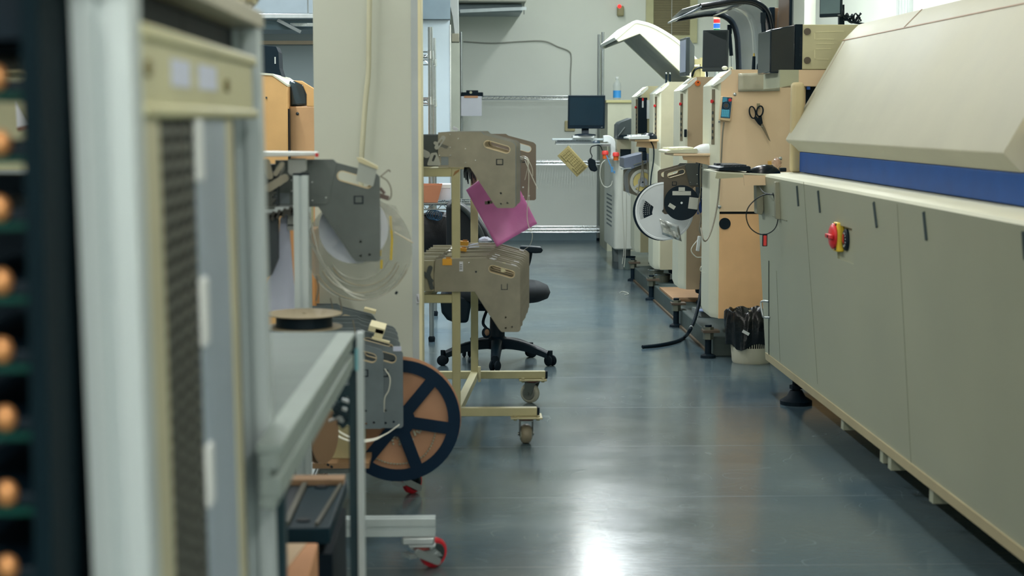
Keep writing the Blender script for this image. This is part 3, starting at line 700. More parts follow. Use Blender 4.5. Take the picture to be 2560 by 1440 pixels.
# scissors
scs = thing('scissors', 'black handled scissors hanging on the side of the peach machine', 'scissors', onA(1895, 300))
ys0, ys1 = 8.333, 8.343
def ring(cx, cy, a, b, rot, w, n=28):
    o, i = [], []
    for k in range(n):
        t = 2 * PI * k / n; ex = 1 + .25 * math.cos(t - PI / 2) * 0
        for lst, s in ((o, 1), (i, 0)):
            ra, rb = (a, b) if s else (a - w, b - w)
            u, v = ra * math.cos(t), rb * math.sin(t)
            lst.append((cx + u * math.cos(rot) - v * math.sin(rot), cy + u * math.sin(rot) + v * math.cos(rot)))
    return o, i
def pp(px, py): e = onA(px, py); return (e.x, e.z)
s_ = 8.35 / F
c = pp(1882, 281); o_, i_ = ring(c[0], c[1], 9 * s_, 16.5 * s_, .22, 3.0 * s_)
h = MB().prism(o_, ys0, ys1, 'xz', [i_]); h.prism([pp(1886, 296), pp(1892, 291), pp(1904, 308), pp(1902, 315), pp(1896, 310)], ys0, ys1); h.build('left_handle', BLACK, scs, .001)
c = pp(1900, 278); o_, i_ = ring(c[0], c[1], 9.5 * s_, 14.5 * s_, -.15, 3.2 * s_)
h = MB().prism(o_, ys0 - .004, ys1 - .004, 'xz', [i_]); h.prism([pp(1897, 289), pp(1904, 289), pp(1907, 308), pp(1901, 312), pp(1895, 300)], ys0 - .004, ys1 - .004); h.build('right_handle', BLACK, scs, .001)
MB().prism([pp(1899, 311), pp(1907, 307), pp(1914, 321), pp(1927, 354), pp(1922, 350), pp(1906, 321)], ys0 + .001, ys0 + .004).build('blade', mat('worn blade', (150, 138, 118), .35, metal=.6), scs)
MB().prism([pp(1901, 313), pp(1906, 310), pp(1911, 322), pp(1925, 352), pp(1919, 343)], ys0 + .004, ys0 + .006).build('blade', ALU, scs)
e = onA(1905, 316); MB().cyl((e.x, ys0 - .003, e.z), (e.x, ys0 + .006, e.z), .004, n=12).build('pivot', CHROME, scs)
MB().box(pp(1897, 0)[0], pp(1905, 0)[0], 8.344, 8.349, pp(0, 272)[1], pp(0, 258)[1]).build('hook_tape', mat('hook tape', (150, 142, 112), .4), scs)
g = [[Vector((X(1842 + 103 * u / 12, 8.34), 8.342 - .006 * math.sin(PI * u / 12) - .004 * random.random(), Z(183 + 46 * v / 6 - (2 * u / 12), 8.34))) for u in range(13)] for v in range(7)]
m = MB().loft(g, False, False)
o = m.build('document_sleeve', mat('sleeve film', (186, 184, 164), .12, alpha=.9, var=.06, vscale=20), ang=15)
md = o.modifiers.new('thick', 'SOLIDIFY'); md.thickness = .0015
tag(o, 'clear crinkled plastic sleeve taped to the top of the peach machine side', 'document sleeve')
# ================================================================ ON AND ROUND THE PLACEMENT MACHINES
# raised black canopy of the nearest machine
YN, YFa = 8.62, 9.68
cn = thing('machine_canopy', 'raised black tubular canopy with smoked glass over the peach machine', 'machine cover', (1.53, 9.1, MZT))
def canopy_path(y, s=1.0):
    return spline([(1.545, y, MZT - .02), (1.538, y, 1.52), (1.528, y, 1.62), (1.50, y, 1.685), (1.44, y, 1.722), (1.36, y, 1.727), (1.26, y, 1.712), (1.185, y, 1.700)], 6)
pn_ = canopy_path(YN); pf_ = canopy_path(YFa)
for y, p in ((YN, pn_), (YFa, pf_)):
    MB().tube(p, .017, 10).build('side_arm', BLACKG, cn)
fm = MB()
fm.tube([pn_[-1], Vector((1.165, (YN + YFa) / 2, 1.708)), pf_[-1]], .015, 10)
fm.bar((1.40, YN, 1.722), (1.40, YFa, 1.722), .02, .012)
fm.build('cross_bar', BLACKG, cn)
lip = MB().loft([[Vector((1.185, y, 1.705)), Vector((1.19, y, 1.695)), Vector((1.150, y, 1.672)), Vector((1.145, y, 1.680))] for y in (YN - .015, YFa + .015)])
lip.build('front_lip', mat('grey glossy lip', (96, 110, 120), .2), cn, .003)
gl = MB().loft([[a, b] for a, b in zip(pn_, pf_)], False, False)
go = gl.build('smoked_glass', GLASSD, cn); md = go.modifiers.new('thick', 'SOLIDIFY'); md.thickness = .004
for y, xx in ((YN - .03, 1.497), (YFa + .03, 1.505)):
    s = MB().cyl((xx, y, 1.50), (xx - .012, y, 1.63), .011, n=12); s.obox((xx - .012, y, 1.645), (.024, .02, .05)); so = s.build('gas_strut', BLACK, cn)
    MB().cyl((xx, y, 1.50), (xx + .003, y, MZT), .004, n=10).build('strut_rod', CHROME, so)
for dx in (0, .03):
    b = thing('air_nozzle', 'black upright nozzle with a brass tip behind peach machine, ' + ('left of the pair' if dx == 0 else 'right of the pair'), 'nozzle', (1.468 + dx, 8.75, MZT), 'pair of nozzles')
    MB().cyl((1.468 + dx, 8.75, MZT), (1.47 + dx, 8.75, 1.463), .0095, .0075, n=12).build('body', BLACKM, b)
    MB().cyl((1.47 + dx, 8.75, 1.463), (1.47 + dx, 8.75, 1.478), .005, .004, n=10).build('tip', mat('brass', (196, 170, 90), .3, metal=.7), b)
hz = MB().tube(spline([A(1895, 178, 8.7), A(1897, 160, 8.7), A(1912, 150, 8.7), A(1928, 152, 8.7), A(1935, 168, 8.65)], 6), .007, 8)
tag(hz.build('air_hose', BLACK), 'black hose arching behind the computer on the peach machine top', 'hose')
# monitors and signal towers
monitor('black monitor turned half away on the peach machine front', A(1789, 127, 9.15), .135, .215, -.42, mat('black grey screen', (40, 50, 54), .3), DGREY, .05, tilt=-.04)
mB = monitor('slim monitor seen edge on, its pale screen facing the aisle, on taupe machine', A(1712, 143, 10.0), .24, .215, -PI / 2 + .02, SCREENL, DGREY, .045)
q = MB().box(1.375, 1.40, 10.0, 10.05, MZT, 1.50); q.bar((1.30, 10.02, 1.475), (1.38, 10.02, 1.478), .03, .03); q.cyl((1.325, 10.02, 1.46), (1.325, 10.02, 1.50), .018); q.box(1.33, 1.40, 10.03, 10.07, MZT, 1.45)
tag(q.build('monitor_bracket', mat('bracket cream', (206, 198, 150), .45)), 'cream bracket arm holding the slim edge on monitor', 'bracket')
tag(MB().tube(spline([A(1730, 192, 9.95), A(1737, 175, 9.95), A(1752, 169, 9.95), A(1765, 175, 9.9), A(1768, 192, 9.9)], 6), .006, 8).build('monitor_cable', BLACK), 'black cable arching from the taupe machine to the next', 'cable')
def tower(label, px, Y, pys, cols, w=.0195):
    t = thing('signal_tower', label, 'signal light', A(px, pys[-1], Y))
    x = X(px, Y)
    MB().cyl((x, Y, MZT - .3), (x, Y, Z(pys[-1], Y)), .010, n=12).build('pole', ALU, t)
    for k in range(len(cols)):
        z1, z0 = Z(pys[k], Y), Z(pys[k + 1], Y)
        MB().cyl((x, Y, z0), (x, Y, z1 - .003), w, n=24).build(cols[k][0], cols[k][1], t)
        MB().cyl((x, Y, z1 - .003), (x, Y, z1), w * 1.06, n=24).build('spacer_ring', WHITEP, t)
# stands of the machine top monitors are parts of the monitors
tower('red, blue and green signal tower behind the half turned black monitor', 1787, 10.6, [38, 46, 57, 70, 85], [('clear_lens', mat('pale lens', (226, 180, 150), .4)), ('red_lens', RED), ('blue_lens', BLUEP), ('green_lens', GREENP)])
tower('blue and green signal tower cut by the frame above dark monitors', 1950, 10.2, [-30, -18, -6, 9, 22], [('clear_lens', mat('pale lens', (226, 180, 150), .4)), ('red_lens', RED), ('blue_lens', BLUEP), ('green_lens', GREENP)])
# dark equipment behind the computer
monitor('thin dark monitor seen edge on behind the computer', A(1963, 30, 8.5), .17, .19, -1.42, mat('brown dark screen', (84, 70, 56), .3), BLACKM, .025)
MB().bar((A(1963, 30, 8.5).x + .02, 8.5, 1.336), (A(1963, 30, 8.5).x + .02, 8.5, Z(40, 8.5)), .03, .02).build('stand', BLACKM, [o for o in bpy.data.objects if o.get('label', '').startswith('thin dark monitor seen')][0])
dk = thing('crt_monitor', 'bulky dark monitor back rising behind the computer', 'monitor', A(1990, 60, 8.35))
MB().prism([(X(1972, 8.35), Z(70, 8.35)), (X(1976, 8.35), Z(12, 8.35)), (X(1998, 8.35), Z(8, 8.35)), (X(2007, 8.35), Z(70, 8.35))], 8.62, 8.76).build('housing', mat('dark brown housing', (72, 66, 58), .5), dk, .006)
MB().box(X(1976, 8.4), X(2000, 8.4), 8.64, 8.74, 1.346, Z(69, 8.4)).build('stand', BLACKM, dk)
bp = thing('control_box', 'brown and black box behind the canopy arm', 'control box', A(1940, 60, 8.6))
MB().box(X(1927, 8.7), X(1962, 8.7), 8.8, 8.95, MZT - .04, Z(18, 8.8)).build('housing', mat('brown housing', (122, 98, 76), .5), bp, .004)
MB().box(X(1924, 8.7), X(1938, 8.7), 8.78, 8.82, Z(70, 8.7), Z(14, 8.7)).build('bezel', BLACKM, bp, .004)

# white raised hood of the third machine
W0, W1 = 11.2, 12.30
wh = thing('raised_hood', 'white raised machine hood bent like an elbow in front of the window blind', 'machine cover', (1.45, 11.7, MZT))
arc = spline([(1.13, 0, 1.775), (1.22, 0, 1.752), (1.32, 0, 1.70), (1.42, 0, 1.628), (1.54, 0, 1.50), (1.60, 0, 1.40)], 5)
outer = [(.985, 1.665), (1.105, 1.768)] + [(p.x, p.z) for p in arc]
inner = [(1.57, 1.375), (1.43, 1.43), (1.148, 1.692), (1.012, 1.640)]
side = fillet(outer, .01)[:] + inner
for y in (W0, W1 - .02):
    MB().prism(outer + inner, y, y + .02).build('side_cheek', CREAM, wh, .004)
m = MB()
th = .018
o2 = outer; 
rings = []
for k, (x, z) in enumerate(o2):
    a = Vector(o2[max(k - 1, 0)]); b = Vector(o2[min(k + 1, len(o2) - 1)]); d_ = (b - a).normalized(); n = Vector((-d_.y, d_.x))
    if n.y < 0: n = -n
    p0 = Vector((x, z)) + n * .004; p1 = Vector((x, z)) - n * th
    rings.append([Vector((p0.x, W0 - .004, p0.y)), Vector((p0.x, W1 + .004, p0.y)), Vector((p1.x, W1 + .004, p1.y)), Vector((p1.x, W0 - .004, p1.y))])
m.loft(rings); m.build('top_skin', WHITEM, wh, .003)
m = MB().loft([[Vector((1.57, W0 + .02, 1.378)), Vector((1.57, W1 - .02, 1.378)), Vector((1.58, W1 - .02, 1.39)), Vector((1.58, W0 + .02, 1.39))],
               [Vector((1.435, W0 + .02, 1.435)), Vector((1.435, W1 - .02, 1.435)), Vector((1.44, W1 - .02, 1.45)), Vector((1.44, W0 + .02, 1.45))],
               [Vector((1.150, W0 + .02, 1.695)), Vector((1.150, W1 - .02, 1.695)), Vector((1.155, W1 - .02, 1.71)), Vector((1.155, W0 + .02, 1.71))],
               [Vector((1.02, W0 + .02, 1.644)), Vector((1.02, W1 - .02, 1.644)), Vector((1.02, W1 - .02, 1.66)), Vector((1.02, W0 + .02, 1.66))]])
m.build('inner_liner', mat('grey liner', (150, 154, 142), .6), wh)
MB().loft([[Vector((.985, y, 1.665)), Vector((1.06, y, 1.728)), Vector((1.075, y, 1.70)), Vector((1.0, y, 1.636))] for y in (W1 + .005, W1 + .06)]).build('nose_bracket', LGREY, wh)
for i, dx in enumerate((0, .024)):
    b = thing('air_nozzle', 'small black nozzle with a bright tip on the cream machine, ' + ('left of two' if i == 0 else 'right of two'), 'nozzle', (X(1663, 11.15) + dx, 11.2, MZT), 'nozzles under the white hood')
    MB().cyl((X(1663, 11.2) + dx, 11.2, MZT - .01), (X(1663, 11.2) + dx, 11.2, MZT + .05), .006, n=10).build('body', BLACKM, b)
    MB().sphere((X(1663, 11.2) + dx, 11.2, MZT + .055), (.006, .006, .008), 10, 8).build('tip', CHROME, b)
# things on top deck edges
t1 = MB().sphere(A(1812, 170, 8.5), (.015, .015, .010)).lathe([(.012, 0), (.012, .006), (.006, .006), (.006, 0)], A(1827, 173, 8.5), (0, -1, 0), 16)
tag(t1.build('cable_gland', CREAM), 'small cream knob and ring on the peach machine top edge', 'fitting')

# keyboard shelf of machine A's front (white keyboard and mouse)
ks = thing('keyboard_shelf', 'cream keyboard shelf on the front of the peach machine', 'shelf', A(1725, 378, 8.45))
zs = .985
m = MB().box(1.03, 1.245, 8.42, 8.80, zs - .012, zs); m.build('shelf_plate', PEACH, ks, .003)
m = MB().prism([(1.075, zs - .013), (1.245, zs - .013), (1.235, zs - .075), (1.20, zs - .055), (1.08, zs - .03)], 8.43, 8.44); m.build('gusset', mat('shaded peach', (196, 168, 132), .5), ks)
MB().prism([(1.20, zs - .013), (1.25, zs - .013), (1.245, zs - .085), (1.21, zs - .085)], 8.425, 8.46).build('clamp', PEACH, ks, .006)
keyboard('keyboard', 'white keyboard overhanging the peach machine front shelf', (1.072, 8.60, zs + .002), .36, .15, mat('ivory plastic', (214, 214, 186), .45), mat('ivory keys', (224, 224, 200), .45))
mouse('white mouse on the peach machine front shelf', (1.183, 8.46, zs + .001), 1.15, WHITEP, rz=PI)
# keyboard shelf of the cream machine (black mouse)
ks = thing('keyboard_shelf', 'tan keyboard shelf on the front of the cream machine', 'shelf', A(1600, 352, 10.95))
zs = 1.025
m = MB().box(1.085, 1.235, 10.85, 11.2, zs - .014, zs); m.build('shelf_plate', mat('tan shelf', (208, 176, 134), .5), ks, .003)
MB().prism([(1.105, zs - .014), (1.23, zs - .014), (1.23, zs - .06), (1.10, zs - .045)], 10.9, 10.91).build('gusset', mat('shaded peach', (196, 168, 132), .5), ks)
keyboard('keyboard', 'grey white keyboard on the cream machine shelf', (1.11, 11.0, zs + .002), .34, .13, LGREY, WHITEP)
mouse('glossy black mouse on the cream machine shelf', (1.165, 10.88, zs + .001), 1.05, BLACKG, rz=PI)

# ---------------------------------------------------------------- feeders hung on the machines, reels
def feeder_plate(name='feeder'):
    pass
HP = [(0, 0), (.0997, -.0267), (.110, -.036), (.110, -.252), (.103, -.257), (.046, -.257), (.036, -.246), (-.05, -.114), (-.16, -.114), (-.16, .007), (-.01, .007)]
HR = [.01, .01, .01, .006, .004, .008, .008, .004, 0, 0, .004]
def make_feeder(label, body='cover', m1=STEEL, m2=STEEL, mirror=False):
    """component feeder; handle end at +X, plate faces -Y, local origin at the handle shoulder"""
    t = thing('component_feeder', label, 'feeder', (0, 0, 0))
    sg = -1 if mirror else 1
    def fx(mb):
        if mirror: mb.v = [(-v[0], v[1], v[2]) for v in mb.v]
        return mb
    outer = fillet(HP, HR, 3)
    if body == 'long': 
        outer = fillet([(0, 0), (.0997, -.0267), (.110, -.036), (.110, -.252), (.103, -.257), (.046, -.257), (.036, -.246), (-.05, -.114), (-.19, -.114), (-.192, -.06), (-.186, .0), (-.01, .004)], [.01, .01, .01, .006, .004, .008, .008, .004, .004, .02, .006, .004], 3)
    sl = slot2(.0125, -.034, .078, -.053, .0125, 6)
    holes = [sl, circle2(.0587, -.205, .0036, 10), circle2(.0587, -.242, .0036, 10), circle2(.082, -.239, .0036, 10)]
    fx(MB().prism(outer, 0, .0045, 'xz', holes)).build('side_plate', m1, t)
    fx(MB().prism(slot2(.0125, -.034, .078, -.053, .0138, 8), -.0026, .015, 'xz', [slot2(.0125, -.034, .078, -.053, .0118, 8)])).build('slot_rim', mat('bright slot rim', (214, 196, 160), .35, metal=.3), t)
    if body != 'long':
        fx(MB().prism(rect2(.042, .067, -.107, -.0855), -.0008, .001, 'xz', [rect2(.0455, .0635, -.1035, -.0880)])).build('latch_mark', BLACK, t)
    fx(MB().prism(outer, .0045, .016, 'xz', [[(x * .93 + .001, z * .955 - .004) for x, z in outer], ]) if False else MB().bar((.102, .010, -.245), (.102, .010, -.05), .012, .014).bar((.0, .010, -.006), (.098, .010, -.034), .014, .008, up=(-.26, 0, .96)).bar((-.16, .010, .0), (-.01, .010, .0), .014, .008)).build('edge_flange', mat('pale flange', (176, 172, 150), .4, metal=.3), t)
    if body == 'cover':
        cv = fillet([(-.12, .009), (-.01, .009), (0, 0), (-.025, -.107), (-.075, -.107), (-.105, -.078), (-.162, -.077), (-.124, -.045)], [.002, .006, .012, .01, .008, .01, .004, .01], 3)
        c = fx(MB().prism(cv, -.004, 0)).build('side_cover', m2, t)
        s = MB()
        for p in ((-.118, 0), (-.118, -.045), (-.118, -.073), (-.155, -.073), (-.09, -.015), (-.065, -.05), (-.03, -.09), (-.065, -.098)): s.sphere((p[0], -.004, p[1]), (.0024, .0012, .0024), 8, 6)
        fx(s).build('rivets', CHROME, c)
        n = MB(); n.box(-.33, -.125, .004, .014, -.112, -.003); fx(n).build('nose_block', DGREY, t)
        a = MB(); a.prism(slot2(-.142, -.012, -.165, -.045, .008), -.002, .004, 'xz', [slot2(-.147, -.02, -.158, -.036, .003)]); a.prism(slot2(-.17, -.03, -.13, -.045, .006), .0, .003)
        a.prism(fillet([(-.20, -.108), (-.185, -.065), (-.165, -.062), (-.15, -.108)], .006), -.004, .002, 'xz', [slot2(-.178, -.09, -.172, -.075, .004)]); a.prism(slot2(-.30, -.02, -.2, -.07, .012), .0, .005)
        fx(a).build('advance_lever', mat('worn lever steel', (150, 152, 146), .4, metal=.5), t)
        for q_, s_q in (((-.137, .003, -.092), (.026, .008, .03)), ((-.25, .003, -.09), (.05, .006, .03))): fx(MB().obox(q_, s_q)).build('motor_block', mat('motor grey', (120, 130, 136), .5, metal=.3), t)
    elif body == 'long':
        s = MB()
        for p in ((.0, -.012), (-.07, -.012), (-.003, -.03), (-.016, -.09), (.1, -.25), (.085, -.24)): s.sphere((p[0], 0, p[1]), (.003, .0016, .003), 8, 6)
        fx(s).build('rivets', CHROME, t)
        fx(MB().cyl((-.045, -.001, -.044), (-.045, .001, -.044), .0035, n=12)).build('pin_hole', BLACK, t)
        fx(MB().prism(slot2(.046, -.105, .066, -.105, .002) if False else [(.043, -.088), (.043, -.108), (.066, -.108), (.066, -.086), (.0635, -.086), (.0635, -.1055), (.0455, -.1055), (.0455, -.088)], -.0028, .001)).build('latch_mark', BLACK, t)
        hp_ = fillet([(0, 0), (.0997, -.0267), (.110, -.036), (.110, -.252), (.103, -.257), (.046, -.257), (.036, -.246), (-.05, -.114), (-.028, -.06)], [.01, .01, .01, .006, .004, .008, .008, .004, 0], 3)
        fx(MB().prism(hp_, -.002, -.0002, 'xz', holes)).build('handle_plate', m1, t)
        n = MB().box(-.27, -.193, .002, .014, -.112, -.005); fx(n).build('nose_block', mat('shaded beige block', (150, 146, 122), .5), t)
        a = MB(); a.prism(slot2(-.205, -.03, -.215, -.06, .008), -.003, .003); a.prism(slot2(-.21, -.06, -.2, -.1, .007), -.004, .002); a.prism(slot2(-.23, -.045, -.2, -.075, .006), -.005, .0)
        fx(a).build('advance_lever', DGREY, t)
    return t
def label_note(par, x0, x1, z0, z1, m=TAPE, y=-.001, nm='tape_note'):
    return MB().box(x0, x1, y, y + .0012, z0, z1).build(nm, m, par)
fm_proto = make_feeder('x', 'cover', mat('dark brown steel', (98, 90, 78), .45, metal=.3), mat('dark slate cover', (70, 74, 72), .5), mirror=True)
MF = [  # px of shoulder, py, Y, scale
    (1712, 413, 9.15, 'brown steel feeder on the taupe machine, the nearest, behind the small black reel'),
    (1695, 412, 9.42, 'brown steel feeder on the taupe machine, behind the nearest one'),
]
for i, (px, py, Y, lb) in enumerate(MF):
    place(fm_proto, i, A(px, py, Y), 0, lb, 'feeders between peach and taupe machines')
# grey feeder block on the farther machine
fb = thing('tape_feeder_block', 'blue grey feeder block with hanging tapes on the farthest cream machine', 'feeder', A(1595, 450, 12.2))
Yk = 12.15
def pz(px, py, Y=Yk): a = A(px, py, Y); return (a.x, a.z)
MB().prism([pz(1560, 418), pz(1560, 395), pz(1605, 383), pz(1622, 384), pz(1622, 405), pz(1575, 425)], Yk, Yk + .35).build('block', mat('blue grey block', (120, 130, 150), .4, metal=.3), fb, .003)
MB().prism([pz(1560, 425), pz(1622, 405), pz(1625, 470), pz(1604, 494), pz(1560, 478)], Yk + .03, Yk + .06).build('side_plate', STEEL, fb)
for a, b in (((1584, 412), (1612, 403)), ((1586, 418), (1615, 408))):
    MB().bar(A(*a, Yk - .01), A(*b, Yk - .01), .006, .006).build('guide_rod', CHROME, fb)
q = MB().bar(A(1553, 422, Yk), A(1577, 420, Yk), .06, .008); q.build('tape_exit', ALU, fb)
for k in range(4):
    x_ = 1562 + 2.6 * k
    MB().ribbon(spline([A(x_ + 8, 424, Yk - .02), A(x_, 436, Yk - .02), A(x_ - 1, 455, Yk - .02), A(x_ + 4, 480 + 3 * k, Yk - .02)], 6), .008, .001, (.3, 1, 0)).build('tape_strip', mat('blue grey tape', (140, 160, 176), .4), fb)
def reel(label, c, R, w, mfl, mhub, axis=(0, -1, 0), spokes=0, a0=0.0, name='component_reel', group=None, hubr=.28, mtape=None, window=None, rim=True):
    """tape reel: two flanges, hub with wound tape; axis points at the viewer"""
    t = thing(name, label, 'reel', c, group); c = Vector(c)
    ax = Vector(axis).normalized()
    u = ax.cross(Vector((0, 0, 1))); u = (-u if u.length > .1 else Vector((1, 0, 0))).normalized(); v = ax.cross(u)
    def disc(h, th, holes):
        m = MB().prism(circle2(0, 0, R, 56), h, h + th, 'xy', holes)
        m.v = [tuple(c + u * p[0] + v * p[1] + ax * p[2]) for p in m.v]; return m
    holes = [circle2(0, 0, R * .075, 16)]
    if spokes:
        for k in range(spokes):
            a = a0 + 2 * PI * k / spokes; da = PI / spokes; hw = R * .10
            o = []
            for rr, sgn in ((R * hubr * 1.05, 1), (R * .80, 1)):
                pass
            r0, r1 = R * (hubr + .04), R * .80
            pts = []
            n = 8
            e0 = da - math.asin(min(.95, hw / r0)); e1 = da - math.asin(hw / r1)
            for j in range(n + 1): t_ = -e1 + 2 * e1 * j / n; pts.append((r1 * math.cos(a + t_), r1 * math.sin(a + t_)))
            for j in range(n + 1): t_ = e0 - 2 * e0 * j / n; pts.append((r0 * math.cos(a + t_), r0 * math.sin(a + t_)))
            holes.append(pts)
    if window: holes.append(window)
    disc(w / 2 - .002, .002, holes).build('front_flange', mfl, t)
    disc(-w / 2, .002, [circle2(0, 0, R * .075, 16)]).build('back_flange', mfl if not isinstance(mhub, tuple) else mhub[1], t)
    mh = mhub[0] if isinstance(mhub, tuple) else mhub
    m = MB().prism(circle2(0, 0, R * hubr, 32), -w / 2 + .002, w / 2 - .0025, 'xy', [circle2(0, 0, R * .07, 16)]); m.v = [tuple(c + u * p[0] + v * p[1] + ax * p[2]) for p in m.v]; m.build('hub', mh, t)
    if mtape:
        m = MB().prism(circle2(0, 0, R * .74, 40), -w / 2 + .003, w / 2 - .004, 'xy', [circle2(0, 0, R * hubr, 24)]); m.v = [tuple(c + u * p[0] + v * p[1] + ax * p[2]) for p in m.v]; m.build('wound_tape', mtape, t)
    return t, (c, u, v, ax)
def decal(fr, poly, h, m, par, nm, th=.001):
    c, u, v, ax = fr
    mb = MB().prism(poly, h, h + th, 'xy'); mb.v = [tuple(c + u * p[0] + v * p[1] + ax * p[2]) for p in mb.v]
    return mb.build(nm, m, par)
def rotrect(cx, cy, w, h, a):
    return [(cx + x * math.cos(a) - y * math.sin(a), cy + x * math.sin(a) + y * math.cos(a)) for x, y in ((-w / 2, -h / 2), (w / 2, -h / 2), (w / 2, h / 2), (-w / 2, h / 2))]
# big white reel in front of a black one
cw = A(1661, 528, 9.28); Rw = 73 * 9.28 / F
wpts = [(Rw * r * math.cos(a), Rw * r * math.sin(a)) for r, a in [(.40, 2.75), (.42, 3.25), (.42, 3.42), (.86, 3.50), (.88, 3.2), (.88, 2.8), (.84, 2.62)]]
t, fr = reel('large white reel hanging below the machine feeders', cw, Rw, .02, mat('white reel plastic', (206, 212, 212), .4), mat('white reel hub', (214, 216, 206), .4), axis=(-.22, -1, 0), window=wpts, mtape=BLACK, hubr=.30)
q = MB()
for r in range(7):
    for k in range(5 + (r % 2)):
        a = 2.72 + r * .10; rr = Rw * (.52 + .065 * k)
        p = fr[0] + fr[1] * rr * math.cos(a) + fr[2] * rr * math.sin(a) + fr[3] * .0085; q.obox(p, (.004, .002, .003), RZ(-.2))
tag(q.build('component_dots', LGREY, t), kind='stuff')
m = MB().lathe([(Rw * .99, .009), (Rw, .011), (Rw * .94, .012), (Rw * .93, .0095)], fr[0], fr[3], 56); m.build('rim', mat('reel rim', (222, 228, 228), .35), t)
reel('large black reel behind the white one on the machine', A(1655, 529, 9.42), 73 * 9.42 / F, .02, BLACK, BLACK, axis=(-.22, -1, 0), mtape=BLACK)
cb_ = A(1704, 507, 9.05); Rb = 44 * 9.05 / F
t, fr = reel('small black reel with pale labels on the machine feeders', cb_, Rb, .014, BLACK, BLACK, axis=(-.12, -1, 0), mtape=BLACK)
for p in ((0.0, .55, 1.05, .24, 0), (.0, .76, .36, .26, 0), (.66, -.02, .52, .66, -.12), (-.55, -.2, .40, .22, -.55)):
    decal(fr, rotrect(Rb * p[0], Rb * p[1], Rb * p[2], Rb * p[3], p[4]), .0072, mat('pale reel label', (190, 192, 182), .6), t, 'paper_label')
decal(fr, circle2(0, 0, .006, 16), .0075, CHROME, t, 'hub_pin')
t, fr = reel('cream reel half hidden by cables beside the peach machine', A(1755, 440, 9.3), 22 * 9.3 / F, .016, mat('cream reel', (206, 202, 176), .45), mat('cream reel', (206, 202, 176), .45))
t, fr = reel('grey reel with yellow tape on the farthest feeder block', A(1607, 455, 12.1), 32 * 12.1 / F, .02, mat('grey reel face', (176, 178, 166), .4), mat('yellowish tape', (196, 180, 110), .5), axis=(-.1, -1, 0), spokes=3, a0=.6, mtape=mat('yellowish tape', (196, 180, 110), .5))
decal(fr, circle2(0, 0, 12 * 12.1 / F, 24), .0105, mat('grey hub plate', (150, 156, 160), .4), t, 'hub_plate'); decal(fr, [(-.008, -.006), (.008, -.006), (0, .009)], .012, BLACK, t, 'hub_triangle')
# foil pouch on the white reel
g = [[A(1648 + 48 * u / 8 + 10 * v / 6 * 0 + 8 * (v / 6), 546 + 22 * u / 8 + 44 * v / 6 * .9 - 4 * u / 8, 9.21) + Vector((0, random.uniform(-.012, .006), 0)) for u in range(9)] for v in range(7)]
m = MB().loft(g, False, False)
o = m.build('foil_pouch', mat('silver pouch', (206, 210, 204), .25, metal=.35, var=.12, vscale=40), ang=8); md = o.modifiers.new('thick', 'SOLIDIFY'); md.thickness = .002
tag(o, 'crumpled silver pouch stuck over the lower right of the white reel', 'pouch')
# feeder bank depth in the gap: dark slot and blue bits
gb = thing('feeder_dock', 'dark feeder dock with blue clips in the gap beside the peach machine', 'feeder dock', A(1766, 470, 9.2))
MB().box(X(1764, 9.2), 1.376, 9.2, 9.6, Z(500, 9.2), Z(400, 9.2)).build('dock_body', BLACKM, gb)
MB().box(X(1745, 9.2), X(1770, 9.2), 9.1, 9.2, Z(478, 9.15), Z(470, 9.15)).build('dock_bar', BLACK, gb)
MB().prism([pz(1744, 536, 9.15), pz(1746, 515, 9.15), pz(1754, 498, 9.15), pz(1762, 494, 9.15), pz(1762, 520, 9.15), pz(1752, 533, 9.15)], 9.15, 9.17).build('blue_clip', mat('deep blue clip', (20, 60, 130), .4), gb)
# cables hanging in the gap
CBL = [
    ([(1758, 400), (1752, 415), (1751, 440), (1750, 490), (1745, 520), (1752, 545), (1749, 575), (1757, 595)], .0035, WIREG, 'grey cable hanging from the peach machine shelf, the leftmost of the bundle'),
    ([(1766, 402), (1760, 430), (1758, 480), (1757, 530), (1756, 560), (1755, 610), (1761, 670)], .003, WIREW, 'white cable hanging straight down in the gap beside the peach machine'),
    ([(1765, 410), (1772, 430), (1776, 450), (1775, 490), (1783, 525), (1772, 542), (1759, 562), (1758, 585), (1744, 600), (1728, 624), (1740, 642), (1757, 644), (1762, 655), (1752, 668), (1752, 677), (1762, 677), (1769, 668), (1772, 656)], .0028, WIREW, 'white cable looping loosely low in the gap beside the peach machine'),
    ([(1755, 402), (1748, 412), (1747, 450), (1752, 500), (1758, 540), (1755, 560)], .003, BLACK, 'black cable hanging among white ones beside the peach machine'),
]
for pts, r, m_, lb in CBL:
    tag(MB().tube(spline([A(x, y, 8.9) for x, y in pts], 6), r, 8).build('hanging_cable', m_), lb, 'cable', 'cables hanging in the machine gap')
q = MB().bar(A(1744, 628, 8.88), A(1749, 590, 8.88), .018, .018); o = tag(q.build('inline_switch', WHITEP, bevel=.004), 'white plug block hanging among the gap cables', 'plug')
q = MB().bar(A(1758, 640, 8.9), A(1762, 600, 8.9), .012, .012); q.bar(A(1762, 650, 8.9), A(1762, 626, 8.9), .014, .014, m=1); o = tag(q.build('hand_tool', [mat('tan handle', (190, 140, 100), .5), RED]), 'tan and red hand tool hanging among cables beside the peach machine', 'tool')
tag(MB().tube(spline([A(1626, 352, 10.9), A(1634, 370, 10.9), A(1634, 400, 10.9), A(1628, 440, 10.9), A(1626, 470, 10.9)], 6), .004, 8).build('hanging_cable', BLACK), 'black cable hanging from the cream machine shelf', 'cable')
